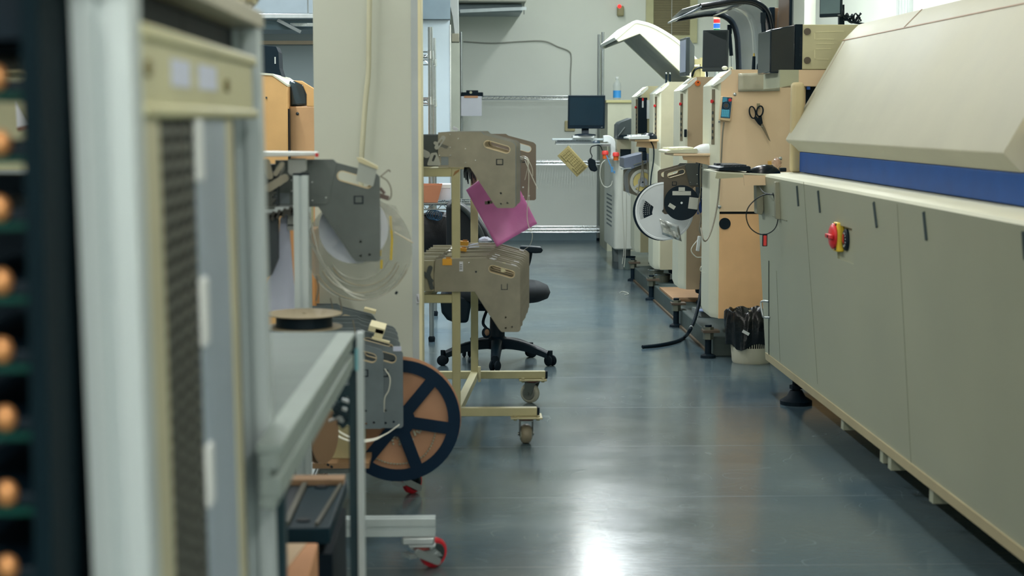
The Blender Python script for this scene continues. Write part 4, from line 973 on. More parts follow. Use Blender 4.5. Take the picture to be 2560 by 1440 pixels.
for k, pts in enumerate(([(1605, 378), (1605, 420), (1600, 450), (1592, 500), (1590, 520)], [(1608, 380), (1608, 425), (1612, 470), (1614, 485)], [(1612, 378), (1617, 400), (1621, 440), (1620, 470)])):
    tag(MB().tube(spline([A(x, y, 12.0) for x, y in pts], 6), .0035, 8).build('hanging_cable', WIREG), 'grey cable hanging over the far feeder block, ' + ['left', 'middle', 'right'][k] + ' of three', 'cable', 'cables over the far feeder block')
q = MB().obox(A(1606, 374, 11.9), (.05, .04, .03)).obox(A(1611, 390, 11.9), (.03, .03, .06)); tag(q.build('cable_clamp', BLACK, bevel=.004), 'black clamp block under the cream machine shelf', 'clamp')

# ---------------------------------------------------------------- steel beam on the floor, levelling screws, board, hose
bm_ = thing('base_beam', 'long green grey steel beam on the floor under the machines', 'beam', (1.25, 10.4, 0))
def beam_x(y): return 1.225 + (y - 8.4) * .006
for k, (ya, yb) in enumerate(((8.38, 9.66), (9.70, 11.06), (11.10, 12.5))):
    MB().box(beam_x(ya), beam_x(ya) + .22, ya, yb, .0, .098).build('beam_section', BEAMG, bm_, .006)
    MB().box(beam_x(ya) - .012, beam_x(ya), ya + .08, yb - .08, .0, .012).build('floor_seal', mat('rusty seal', (84, 72, 54), .8), bm_)
    MB().box(beam_x(ya) + .22, 2.4, ya + .5, ya + .6, .03, .09).build('cross_member', BEAMG, bm_)
for px, py in ((1770, 894), (1690, 817), (1628, 750), (1582, 702)):
    f = FL(px, py); y = f.y
    a = MB().box(f.x - .03, f.x + .05, y - .04, y + .04, .125, .137); o = a.build('outrigger_plate', mat('rust brown plate', (88, 76, 62), .6), bm_)
    s = MB().cyl((f.x, y, .02), (f.x, y, .16), .016, n=14).lathe([(0, 0), (.038, 0), (.036, .012), (.018, .02), (0, .02)], (f.x, y, 0), n=18)
    s.build('levelling_screw', BLACKM, bm_)
    n = MB().cyl((f.x, y, .09), (f.x, y, .122), .026, n=6).cyl((f.x, y, .137), (f.x, y, .15), .026, n=6); n.build('hex_nut', mat('dull nut', (120, 124, 112), .4, metal=.7), bm_)
tag(MB().box(1.235, 1.62, 10.0, 10.75, .099, .112).build('plywood_board', WOODB), 'brown board lying on the floor beam between the machines', 'board')
for k, (y, w_) in enumerate(((11.6, .1), (11.25, .12))):
    o = thing('metal_tin', ['open dull tin on the floor beam nearer the camera', 'open dull tin on the floor beam farther back'][1 - k], 'tin', (1.31, y, .098), 'tins on the floor beam')
    MB().lathe([(0, 0), (.05, 0), (.052, .045), (.055, .047), (.049, .047), (.047, .006), (0, .006)], (1.31, y, .0985), n=24).build('can', mat('dull tin', (120, 124, 112), .35, metal=.6), o)
    MB().lathe([(.055, .046), (.057, .049), (.054, .052), (.05, .049)], (1.31, y, .0985), n=24).build('rim', CHROME, o)
pr = MB().obox((1.36, 9.35, .113), (.17, .22, .03), RZ(.1)); pr.obox((1.33, 9.25, .131), (.12, .1, .006), RZ(-.2), m=1); tag(pr.build('paper_bundle', [GREY, mat('striped blue paper', (130, 150, 190), .6)]), 'grey and blue bundle lying on the floor beam by the hose', 'bundle')
hpts = [A(1757, 655, 9.0), A(1755, 690, 9.0), A(1752, 725, 8.95), A(1747, 760, 8.85), A(1738, 795, 8.78), A(1730, 815, 8.72), A(1722, 830, 8.72), FL(1712, 842, .012), FL(1695, 852, .009), FL(1670, 859, .009), FL(1640, 864, .009), FL(1606, 867, .009)]
hs = spline(hpts, 12)
hm = MB().tube(hs, [.0085 + .0012 * (i % 2) for i in range(len(hs))], 10)
ho = tag(hm.build('corrugated_hose', BLACK), 'black corrugated hose trailing from the machine gap onto the floor', 'hose')
MB().tube([hs[62], hs[63], hs[64]], .0108, 10).build('bright_collar', ALU, ho)

# waste bin with bag
bn = thing('waste_bin', 'white slotted waste bin with a black bag beside the oven', 'bin', FL(1876, 922))
b0 = FL(1877, 905); bx, by = b0.x, b0.y
prof = [(0, .004), (.075, .0), (.086, .004), (.094, .09), (.097, .092), (.099, .105)]
m = MB().lathe([(0, 0), (.086, 0), (.090, .008), (.096, .075), (.093, .075), (.085, .01), (0, .01)], (bx, by, 0), n=48)
m.build('bin_base', mat('ivory bin plastic', (206, 204, 184), .45), bn)
m = MB()
for k in range(56):
    a = 2 * PI * k / 56; c_, s__ = math.cos(a), math.sin(a)
    m.bar((bx + .0945 * c_, by + .0945 * s__, .07), (bx + .106 * c_, by + .106 * s__, .225), .0042, .003, up=(c_, s__, 0))
m.lathe([(.106, .222), (.109, .222), (.109, .236), (.106, .236)], (bx, by, 0), n=48)
m.build('bin_slats', mat('ivory bin plastic', (206, 204, 184), .45), bn)
m = MB(); nb = 72; rings = []
random.seed(11)
ph = [random.uniform(0, 6.28) for _ in range(8)]
for z, r, am in ((.02, .07, .002), (.16, .085, .004), (.225, .098, .004), (.245, .107, .005), (.252, .112, .006), (.244, .118, .006), (.20, .1225, .006), (.15, .121, .006), (.11, .118, .006), (.088, .114, .008)):
    rg = []
    for j in range(nb):
        a = 2 * PI * j / nb
        w_ = am * (math.sin(7 * a + ph[0] + z * 9) + .7 * math.sin(13 * a + ph[1] - z * 14) + .5 * math.sin(23 * a + ph[2]))
        zz = z + (.010 * math.sin(5 * a + ph[3]) + .012 * math.sin(2 * a + ph[4]) if z < .1 and r > .1 else 0) + (.006 * math.sin(9 * a + ph[5]) if z > .23 else 0)
        rg.append(Vector((bx + (r + w_) * math.cos(a), by + (r + w_) * math.sin(a), zz)))
    rings.append(rg)
m.loft(rings, True, False); o = m.build('bin_bag', mat('black bin bag', (10, 16, 20), .22, var=.2, bump=.25, bscale=30), bn, ang=60)
MB().obox((bx - .045, by - .117, .155), (.034, .006, .014), RY(.5)).build('white_sticker', WHITEP, bn)
# small floor items
def crumb(px, py, label, r=.006):
    f = FL(px, py); m = MB().sphere((f.x, f.y, r * .6), (r, r, r * .6), 8, 6); m.v = [(v[0] + random.uniform(-.1, .1) * r, v[1], v[2]) for v in m.v]
    return tag(m.build('floor_scrap', PAPER), label, 'scrap')
f = [FL(1549, 732, .002), FL(1556, 729, .003), FL(1566, 731, .003), FL(1571, 735, .002), FL(1562, 737, .002)]
tag(MB().tube(spline(f, 5), .0025, 6).build('wire_offcut', WIREW), 'small curl of white wire lying on the aisle floor', 'wire')
# ================================================================ FAR END OF THE AISLE
def wire_shelf(t, x0, x1, y0, y1, z, along='x', nm='wire_shelf', nw=36, drop=.028):
    m = MB(); r = .0035
    for zz in (z, z - drop):
        for y in (y0, y1): m.cyl((x0, y, zz), (x1, y, zz), r, n=8)
        for x in (x0, x1): m.cyl((x, y0, zz), (x, y1, zz), r, n=8)
    # zigzag trusses
    n = int((x1 - x0) / .05)
    for y in (y0, y1):
        for k in range(n):
            xa, xb_ = x0 + (x1 - x0) * k / n, x0 + (x1 - x0) * (k + 1) / n; xm = (xa + xb_) / 2
            m.cyl((xa, y, z), (xm, y, z - drop), .0022, n=6); m.cyl((xm, y, z - drop), (xb_, y, z), .0022, n=6)
    n2 = max(3, int((y1 - y0) / .05))
    for x in (x0, x1):
        for k in range(n2):
            ya, yb = y0 + (y1 - y0) * k / n2, y0 + (y1 - y0) * (k + 1) / n2; ym = (ya + yb) / 2
            m.cyl((x, ya, z), (x, ym, z - drop), .0022, n=6); m.cyl((x, ym, z - drop), (x, yb, z), .0022, n=6)
    s = m.build(nm, CHROME, t)
    w = MB()
    for k in range(nw):
        x = x0 + (x1 - x0) * (k + .5) / nw; w.cyl((x, y0, z + .002), (x, y1, z + .002), .0017, n=5)
    for k in range(1, 3): w.cyl((x0, y0 + (y1 - y0) * k / 3, z - .003), (x1, y0 + (y1 - y0) * k / 3, z - .003), .003, n=6)
    w.build('deck_wires', CHROME, s)
    return s
def wire_rack(label, x0, x1, y0, y1, ztop, zs, nw=44):
    t = thing('wire_rack', label, 'shelving', ((x0 + x1) / 2, (y0 + y1) / 2, 0))
    for x in (x0, x1):
        for y in (y0, y1):
            m = MB().cyl((x, y, .025), (x, y, ztop), .0125, n=14)
            z = .1
            while z < ztop: m.cyl((x, y, z), (x, y, z + .003), .0135, n=14); z += .025
            o = m.build('post', mat('zinc post', (176, 184, 186), .3, metal=.85), t)
            MB().lathe([(0, 0), (.016, 0), (.018, .02), (.012, .03), (0, .03)], (x, y, 0), n=14).build('foot', RUBBER, o)
    for z in zs:
        s = wire_shelf(t, x0, x1, y0, y1, z, nw=nw)
        for x in (x0, x1):
            for y in (y0, y1): MB().cyl((x, y, z - .035), (x, y, z + .006), .017, .015, n=14).build('collar', CHROME, s)
    return t
ry = 16.06
wire_rack('empty chrome wire shelving along the back wall', X(1154, ry), X(1505, ry), ry, 16.5, Z(80, ry), [Z(240, ry), Z(404, ry), Z(573, ry)], 56)
# clip box and white sheet on the rack
c = A(1181, 236, ry - .03)
cl = thing('clipboard', 'white sheet hanging from a black clip box at the left end of the back rack', 'clipboard', A(1178, 245, ry - .03))
MB().box(X(1154, ry), X(1208, ry), ry - .085, ry - .013, Z(241, ry), Z(231, ry)).build('black_box', BLACKM, cl, .006)
MB().box(X(1166, ry), X(1196, ry), ry - .075, ry - .03, Z(232, ry), Z(226, ry)).build('clip_lever', BLACK, cl, .005)
MB().box(X(1161, ry), X(1195, ry), ry - .091, ry - .085, Z(245, ry), Z(240, ry)).build('tape_strip', KRAFT, cl)
MB().cyl(A(1177, 231, ry - .09), A(1177, 231, ry - .07), .012, n=14).build('badge', mat('pale badge', (190, 190, 160), .4), cl)
MB().box(X(1153, ry), X(1204.5, ry), ry - .087, ry - .085, Z(290, ry), Z(241, ry)).build('sheet', PAPER, cl)
# cabinet and bottle in the corner
cbk = thing('storage_cabinet', 'cream cabinet in the back corner carrying a water bottle', 'cabinet', (1.75, 15.6, 0))
xa = X(1518, 15.2)
MB().box(xa, 2.3, 15.2, 16.0, 0, Z(257, 15.2)).build('body', mat('cream cabinet', (196, 198, 176), .5), cbk)
MB().box(xa - .015, 2.32, 15.18, 16.01, Z(257, 15.2), Z(250, 15.2)).build('top', mat('olive top edge', (196, 192, 140), .5), cbk, .003)
bt = thing('water_bottle', 'clear plastic water bottle with a blue label on the corner cabinet', 'bottle', (X(1541, 15.4), 15.4, Z(250, 15.2)))
z0 = Z(250, 15.2); x_ = X(1541, 15.4)
pf = [(0, 0), (.030, .0), (.034, .008), (.034, .085), (.034, .10), (.036, .125), (.030, .15), (.017, .172), (.013, .18), (.013, .19), (.0, .19)]
MB().lathe([(r, h) for r, h in pf], (x_, 15.4, z0 + .001), n=24).build('body', mat('clear bottle plastic', (200, 212, 212), .1, alpha=.35, var=.03), bt)
MB().lathe([(.0355, .022), (.0355, .085), (.034, .085), (.034, .022)], (x_, 15.4, z0), n=24).build('label_band', mat('sky blue label', (60, 150, 225), .4), bt)
MB().cyl((x_, 15.4, z0 + .19), (x_, 15.4, z0 + .205), .0145, n=18).build('cap', WHITEP, bt)
# printer like black box behind the white unit
pb = thing('label_printer', 'black slanted printer behind the small mouse shelf at far end', 'printer', A(1560, 345, 13.2))
Yq = 13.2
MB().prism([pz(1543, 348, Yq), pz(1544, 312, Yq), pz(1550, 305, Yq), pz(1576, 295, Yq), pz(1590, 295, Yq), pz(1590, 348, Yq)], Yq, Yq + .3).build('housing', DGREY, pb, .006)
MB().box(X(1546, Yq), X(1566, Yq), Yq - .004, Yq, Z(344, Yq), Z(337, Yq)).build('paper_slot', BLACK, pb)
MB().bar(A(1545, 340, Yq - .01), A(1562, 318, Yq - .01), .006, .006).build('slant_bar', GREY, pb)
# white unit
we = thing('white_unit', 'white rounded machine unit with louvres at the far end of the row', 'machine', (1.35, 13.9, 0))
Ya, Yb_ = 13.3, 14.15
MB().prism(fillet([(X(1536, Ya), Ya), (2.2, Ya), (2.2, Ya + .95), (X(1536, Ya), Ya + .95)], [.05, 0, 0, .02], 6), .155, Z(397, Ya), 'xy').build('front_body', WHITEM, we, .01)
MB().box(X(1541, Ya), 2.1, Ya + .01, Ya + .8, Z(397, Ya), Z(348, Ya)).build('top_shelf_box', mat('pale cream', (206, 206, 180), .5), we, .006)
MB().box(X(1550, Ya), X(1577, Ya), Ya + .0, Ya + .012, Z(393, Ya), Z(373, Ya)).build('dark_opening', BLACK, we)
for k in range(8):
    py = 486 + 10.6 * k
    MB().box(X(1536, Ya) - .003, X(1536, Ya) + .002, 13.52, 13.98, Z(py + 4, 13.7), Z(py, 13.7)).build('louvre', mat('louvre shade', (110, 122, 124), .6), we)
for xx, yy in ((X(1545, Ya), Ya + .1), (X(1536, Ya) + .05, 14.1), (2.0, Ya + .1), (2.0, 14.1)):
    MB().cyl((xx + .06, yy, 0), (xx + .06, yy, .17), .045, .05, n=18).build('foot', mat('grey foot', (130, 140, 138), .5), we)
m = MB().ribbon(spline([A(1508, 347, 13.42), A(1521, 347, 13.42), A(1530, 356, 13.42), A(1534, 372, 13.42), A(1534, 397, 13.42)], 6), .05, .05, (0, 1, 0)); m.build('bent_arm', WHITEP, we, .004)
for px, py in ((1513, 382), (1540, 386)):
    e = A(px, py, 13.25); b = MB().lathe([(0, .035), (.02, .034), (.026, .024), (.026, .004), (0, .0)], e - Vector((0, 0, .018)), (0, 0, 1), 20); o = b.build('stop_button', REDL, we)
    MB().cyl(e - Vector((0, 0, .045)), e - Vector((0, 0, .015)), .020, n=16).build('button_collar', ORANGE, o)
MB().bar(A(1538, 400, 13.27), A(1538, 386, 13.27), .02, .02).build('button_post', CREAM, we); MB().bar(A(1513, 392, 13.27), A(1524, 392, 13.4), .02, .02).build('button_bracket', LGREY, we)
ty = 13.25
kt = thing('keyboard_tray', 'thin pale keyboard tray cantilevered toward the aisle at the far end', 'shelf', A(1455, 352, ty))
MB().box(X(1389, ty), X(1526, ty), ty - .02, ty + .16, Z(361, ty), Z(359, ty)).build('tray_plate', LGREY, kt)
MB().box(X(1383, ty), X(1512, ty + .2), ty + .2, ty + .215, Z(351, ty + .2), Z(346, ty + .2)).build('back_rail', ALUW, kt, .003)
MB().box(X(1505, ty), X(1526, ty), ty + .0, ty + .25, Z(366, ty), Z(360, ty)).build('arm_joint', WHITEP, kt)
keyboard('keyboard', 'dark keyboard on the far pale tray below the monitor', (X(1436, ty), ty + .06, Z(359.4, ty)), .28, .12, DGREY, DGREY, R=RZ(PI / 2))
mouse('dark mouse at the right end of the far keyboard tray', (X(1489, ty), ty + .05, Z(359.4, ty)), .62, mat('dark navy mouse', (40, 58, 72), .3), rz=PI)
fmn = monitor('dark blue monitor above the far keyboard tray', A(1466, 280, 13.45), 93 * 13.4 / F, 83 * 13.4 / F, .05, SCREEN, BLACK, .04, tilt=.10)
q = MB().bar(A(1463, 338, 13.48), A(1463, 315, 13.5), .055, .03); q.build('neck', BLACK, fmn)
q = MB().lathe([(0, 0), (.085, 0), (.08, .01), (.03, .016), (0, .016)], A(1463, 339, 13.48), n=28); q.build('base', BLACK, fmn)
MB().box(X(1432, 13.42), X(1484, 13.42), 13.42, 13.56, Z(344.5, 13.42), Z(339.5, 13.42)).build('white_riser', WHITEP, fmn)
# yellowed keyboard dangling
ang = math.atan2(415 - 362, 1468 - 1418.6)
R = Matrix(((0, math.sin(ang) * -1, 0), (0, 0, 0), (0, 0, 0)))
ex = Vector((math.sin(ang), 0, math.cos(ang))); ey = Vector((math.cos(ang), 0, -math.sin(ang))); ez = Vector((0, -1, 0))
R = Matrix((ex, ey, ez)).transposed()
keyboard('hanging_keyboard', 'yellowed keyboard dangling askew below the far keyboard tray', A(1431.5, 403, 13.15), 72 * 13.15 / F, 38 * 13.15 / F, BEIGEK, mat('yellowed keys', (150, 138, 88), .6), R=R)
tag(MB().tube([A(1419, 362, 13.13), A(1428, 378, 13.145), A(1430, 362, 13.2)], .0025, 6).build('hanging_wire', GREY), 'thin wire from which the yellowed keyboard dangles', 'wire')
def poly3(px, Y, t=.03): a = [pz(x, y, Y) for x, y in px]; return MB().prism(fillet(a, .02, 4), Y, Y + t)
o = poly3([(1470, 402), (1475, 394), (1489, 401), (1490, 413), (1495, 424), (1488, 430), (1477, 427), (1471, 417)], 13.3); tag(o.build('hanging_pad', BLACK, bevel=.006), 'black kidney shaped wrist pad hanging beside the white unit', 'pad')
tag(MB().tube(spline([A(1478, 396, 13.31), A(1480, 390, 13.31), A(1476, 380, 13.31), A(1478, 368, 13.31), A(1488, 364, 13.31), A(1500, 364, 13.31), A(1506, 376, 13.31)], 6), .0035, 8).build('hanging_cable', BLACK), 'black cable from which the kidney shaped pad hangs', 'cable')
tag(MB().tube(spline([A(1513, 400, 13.2), A(1503, 412, 13.2), A(1500, 440, 13.2), A(1507, 462, 13.2), A(1518, 468, 13.2), A(1528, 462, 13.2), A(1531, 452, 13.2)], 6), .003, 8).build('hanging_cable', WIREW), 'white cable looping in front of the far louvred unit', 'cable')
q = MB().bar(A(1516, 388, 13.2), A(1528, 418, 13.2), .008, .008).obox(A(1530, 424, 13.2), (.018, .02, .04)).obox(A(1536, 430, 13.2), (.012, .02, .02)); tag(q.build('blue_air_fitting', [mat('pale blue tube', (90, 150, 200), .4)]), 'pale blue air tube and fitting on the far white unit', 'fitting')
for k, pts in enumerate(([(1560, 424), (1556, 450), (1556, 500), (1558, 560), (1560, 620), (1556, 660)], [(1566, 470), (1566, 560), (1563, 640), (1560, 668)])):
    tag(MB().tube(spline([A(x, y, 12.8) for x, y in pts], 6), .003, 8).build('hanging_cable', WIREW), 'white cable hanging down the far white unit, ' + ['left', 'right'][k] + ' of two', 'cable', 'cables on the far white unit')
for px, py0, py1, w, lb in ((1543, 650, 614, 12.5, 'grey plastic bin on the floor by the far white unit'), (1574, 678, 645, 16, 'grey bin on the floor in front of the farthest cream machine')):
    f = FL(px, py1 + (py0 - py1) - 3); y = f.y + .06; w_ = w * y / F; hh = (py0 - py1) * y / F
    t = thing('floor_bin', lb, 'bin', (f.x, y, 0))
    MB().lathe([(0, 0), (w_ * .86, 0), (w_, hh * .9), (w_ * .9, hh * .9), (w_ * .8, .01), (0, .01)], (f.x, y, .001), n=24).build('body', mat('bin grey green', (96, 112, 108), .5), t)
    MB().lathe([(0, hh * .9), (w_ * 1.06, hh * .9), (w_ * 1.06, hh * .98), (0, hh)], (f.x, y, .002), n=24).build('lid', BLACKM, t)
# wire rack on the left behind the column
xr = -.150
wire_rack('chrome wire shelving standing behind the column on the left', -.60, xr, 9.0, 10.2, Z(68, 9.0), [Z(130, 9.0), Z(245, 9.0), .25], 14)
wire_rack('low chrome wire stand carrying boxes behind the yellow cart', -.34, X(1183, 8.97), 8.5, 8.97, Z(508, 8.5) + .02, [Z(509, 8.5), .475], 10)
zb = Z(509, 8.5) + .005
bx_ = thing('cardboard_box', 'open reddish cardboard box on the low wire stand', 'box', (-.2, 8.7, zb))
q_ = [pz(1040, 508, 8.52), pz(1094, 508, 8.52), pz(1105, 463, 8.52), pz(1040, 463, 8.52)]
q_ = [(x, max(z, zb)) for x, z in q_]
MB().prism(q_, 8.52, 8.526).build('front_wall', BOXBR, bx_); MB().prism(q_, 8.74, 8.746).build('back_wall', BOXBR, bx_)
MB().box(X(1040, 8.52), X(1093, 8.52), 8.526, 8.74, zb, zb + .006).build('bottom', BOXBR, bx_)
wb = thing('white_box', 'small white box behind the reddish cardboard box on the low wire stand', 'box', (-.08, 8.8, zb))
MB().box(X(1096, 8.76), X(1127, 8.76), 8.76, 8.94, zb, Z(461, 8.76)).build('carton', PAPER, wb, .002)
MB().box(X(1096, 8.76), X(1127, 8.76), 8.758, 8.76, Z(470, 8.76), Z(461, 8.76)).build('lid_edge', WHITEP, wb)
# ================================================================ YELLOW FEEDER CART (second cart)
SK = .08   # the cart stands slightly turned: X drift per metre of depth
c2 = thing('feeder_cart', 'pale yellow steel feeder cart on castors in the aisle beside the column', 'cart', (.02, 6.6, 0))
YA, YZ = 6.12, 7.015
def cx_(x, y): return x + (y - YA) * SK
w = .030
m = MB()
zT, zM, zR = Z(420, YA), Z(735, YA), Z(1018, YA)
xpF = (X(1129, YA), X(1149, YA)); 
def post(m, y, z0, z1):
    xx = cx_(xpF[0], y); m.box(xx, xx + w, y - w / 2, y + w / 2, z0, z1)
fo = MB(); post(fo, YA, zR - w, zT); fo.build('front_post', YELLOWF, c2, .002)
fo = MB(); post(fo, YZ, zR - w, zT - .03); fo.build('rear_post', YELLOWF, c2, .002)
for y, x1 in ((YA, X(1343, YA)), (YZ, X(1364, YZ))):
    MB().box(-.62, x1, y - w / 2, y + w / 2, zR - w, zR).build('base_rail', YELLOWF, c2, .002)
    MB().box(x1, x1 + .009, y - w / 2, y + w / 2, zR - w, zR).build('end_plug', BLACKM, c2, .002)
    MB().box(-.62, cx_(xpF[0], y), y - w / 2, y + w / 2, zT - w, zT).build('upper_rail', YELLOWF, c2, .002)
    MB().box(-.62, cx_(xpF[0], y), y - w / 2, y + w / 2, zM - w, zM).build('lower_rail', YELLOWF, c2, .002)
    MB().box(-.62, -.59, y - w / 2, y + w / 2, zR - w, zT).build('back_post', YELLOWF, c2, .002)
MB().bar((xpF[0] + w / 2 + .0, YA, zR - w / 2), (cx_(xpF[0], YZ) + w / 2, YZ, zR - w / 2), w, w * .98).build('side_rail', YELLOWF, c2, .002)
for zz in (zT, zM):
    MB().bar((cx_(xpF[0], YA) - .10, YA, zz - .02), (cx_(xpF[0], YZ) - .10, YZ, zz - .02), .03, .02).build('feeder_rail', YELLOWF, c2)
q = MB(); 
for k in range(6): q.bar(A(1133 + k * 2.4, 440 - k * 2, YA - .0158), A(1138 + k * 2.2, 428 - k, YA - .0158), .0015, .0015)
q.build('rust_marks', mat('rust', (150, 104, 60), .8), c2)
tp = MB().box(X(1194, YZ), X(1201, YZ), YZ - .03, YZ - .018, Z(952, YZ), Z(914, YZ)); tag(tp.build('tape_piece', TAPE), 'cream piece of tape hanging on the rear base rail of the yellow cart', 'tape')
def castor(par, x, y, zt, R, wm, turn=0.0, wd=.03, of=.012, platem=None, plate=(.056, .05), fork=CHROME, hubm=None, brake=False, nm='castor'):
    """swivel castor below zt; wheel axis along X before turning"""
    Rm = RZ(turn); c = Vector((x, y, 0))
    def T(mb): mb.v = [tuple(c + Rm @ (Vector(v) - c)) for v in mb.v]; return mb
    base = MB().box(x - plate[0], x + plate[0], y - plate[1], y + plate[1], zt - .006, zt)
    for sx in (-1, 1): base.cyl((x + sx * plate[0] * .72, y - plate[1] * .7, zt - .012), (x + sx * plate[0] * .72, y - plate[1] * .7, zt + .006), .007, n=6)
    root = base.build(nm, platem or mat('zinc plate', (170, 164, 130), .4, metal=.5), par, .001)
    T(MB().lathe([(0, 0), (.028, 0), (.028, -.008), (.0, -.008)], (x, y, zt - .006), n=20)).build('swivel_ring', mat('red bearing ring', (120, 50, 46), .5), root)
    f = MB()
    for s in (-1, 1):
        f.prism([(y - .024, zt - .014), (y + .026, zt - .014), (y + of + .016, R - .008), (y + of - .014, R - .008)], x + s * (wd / 2 + .004), x + s * (wd / 2 + .007), 'yz')
    f.box(x - wd / 2 - .007, x + wd / 2 + .007, y - .024, y + .026, zt - .018, zt - .014)
    f.cyl((x - wd / 2 - .012, y + of, R), (x + wd / 2 + .012, y + of, R), .006, n=8)
    T(f).build('fork', fork, root)
    wh_ = MB().lathe([(0, -wd / 2), (R * .82, -wd / 2), (R, -wd / 4), (R, wd / 4), (R * .82, wd / 2), (0, wd / 2)], (x, y + of, R), (1, 0, 0), 32)
    wo = T(wh_).build('wheel', wm, root)
    for sg in (-1, 1):
        if hubm: T(MB().lathe([(0, sg * (wd / 2 + .001)), (R * .68, sg * (wd / 2 + .001)), (R * .6, sg * (wd / 2 + .004)), (0, sg * (wd / 2 + .004))], (x, y + of, R), (1, 0, 0), 24)).build('wheel_hub', hubm, root)
    if brake:
        b = MB().prism(slot2(y - .030, R + .012, y + .03, R - .018, .010), x + wd / 2 + .008, x + wd / 2 + .014, 'yz').box(x - wd / 2, x + wd / 2 + .014, y - .055, y - .035, R - .0, R + .010)
        T(b).build('brake_pedal', ALU, root)
    return root
NYL = mat('grey nylon wheel', (168, 168, 152), .4)
castor(c2, X(1316, YA), YA, zR - w, .0345, mat('worn black and ivory tyre', (140, 132, 112), .5), turn=.05, wd=.034, hubm=NYL, fork=mat('dark zinc', (110, 116, 112), .35, metal=.7), brake=False)
castor(c2, X(1332, YZ), YZ, zR - w, .041, NYL, turn=1.05, wd=.026, hubm=mat('hub dark', (110, 114, 108), .4), fork=mat('dark zinc', (110, 116, 112), .35, metal=.7))
castor(c2, -.55, YA, zR - w, .0345, NYL, turn=.3); castor(c2, -.55, YZ, zR - w, .0345, NYL, turn=.8)
# upper feeders
up = make_feeder('x', 'cover', STEEL, STEEL)
s0 = A(1210, 336, YA - .02); pit_ = .05
nu = 9
up2 = make_feeder('x', 'cover', STEELB, STEELB)
for i in range(nu):
    y = YA - .02 + i * pit_
    x = s0.x + i * pit_ * SK + (random.uniform(-.002, .002) if i else 0)
    place(up if i % 2 == 0 else up2, i > 1, (x, y, s0.z), 0, 'steel feeder in the upper row of the yellow cart, %s from the front' % ORD[i] if i else 'front steel feeder of the upper row on the yellow cart, with oblong handle slot', 'upper feeders on the yellow cart')
far = make_feeder('brown steel feeder jutting out behind the upper row on the yellow cart', 'plain', mat('brown feeder steel', (120, 112, 98), .45, metal=.4), STEEL)
far.location = (X(1340, 6.95) - .110, 6.95, Z(339, 6.95)); tag(far, group='upper feeders on the yellow cart')
# bundle of clear tapes and wires at the right edge of the upper row
ta = thing('tape_bundle', 'bunch of clear cut tapes hanging from the upper feeders of the yellow cart', 'tape', A(1310, 400, 6.5))
for k, (pts, wd_) in enumerate((([(1290, 398), (1305, 396), (1318, 402), (1322, 440), (1320, 490), (1318, 545), (1326, 580)], .006), ([(1300, 392), (1318, 398), (1330, 420), (1332, 440)], .005),
        ([(1312, 400), (1325, 430), (1336, 455), (1344, 472)], .007), ([(1292, 394), (1308, 390), (1322, 400), (1317, 430), (1312, 450)], .005), ([(1312, 396), (1320, 404), (1323, 500), (1328, 570), (1331, 590), (1325, 612), (1308, 626)], .004))):
    MB().ribbon(spline([A(x, y, 6.55 + .02 * k) for x, y in pts], 6), wd_, .0008, (.4, 1, 0)).build('clear_tape', CLEARW, ta)
q = MB().bar(A(1287, 398, 6.5), A(1306, 403, 6.5), .03, .012); q.build('tape_guide', mat('dark guide', (110, 108, 96), .5), ta)
bt_ = thing('black_tapes', 'cluster of dark cut tapes hanging under the upper feeder noses of the yellow cart', 'tape', A(1170, 440, 6.4))
for k in range(9):
    x_ = 1160 + k * 3.2; MB().ribbon(spline([A(x_ + 3, 412, 6.35 + .03 * k), A(x_, 430, 6.35 + .03 * k), A(x_ + 1 + (k % 3), 445 + (k * 5) % 17, 6.35 + .03 * k)], 5), .008, .001, (.5, 1, 0)).build('dark_tape', BLACKM, bt_)
br = MB().box(X(1178, 6.75), X(1192, 6.75), 6.74, 6.76, Z(462, 6.75), Z(412, 6.75)); tag(br.build('paper_tag', mat('brown tag', (96, 80, 66), .6)), 'dark brown card hanging behind the front upper feeder', 'card')
# pink bag
Yk2 = 6.62
qc = [A(1165, 475, Yk2), A(1262, 400, Yk2), A(1343, 559, Yk2), A(1242, 617, Yk2)]
m = MB(); n = 18; G = []
random.seed(5)
for i in range(n + 1):
    row = []
    for j in range(n + 1):
        u, v = i / n, j / n
        p = (qc[0] * (1 - u) + qc[1] * u) * (1 - v) + (qc[3] * (1 - u) + qc[2] * u) * v
        row.append(p + Vector((0, .012 * math.sin(PI * u) * math.sin(PI * v) + random.uniform(-.0006, .0006), 0)))
    G.append(row)
m.loft(G, False, False)
o = m.build('antistatic_bag', PINK, ang=80); md = o.modifiers.new('thick', 'SOLIDIFY'); md.thickness = .004
tag(o, 'pink antistatic bag hanging tilted behind the upper feeders of yellow cart', 'bag')
q = MB()
for px, py in ((1225, 505), (1218, 507)): q.obox(A(px, py, 6.5), (.018, .01, .012))
tag(q.build('reel_clip', mat('worn metal clip', (110, 104, 92), .4, metal=.5)), 'small dark metal clip under the front upper feeder over pink bag', 'clip')
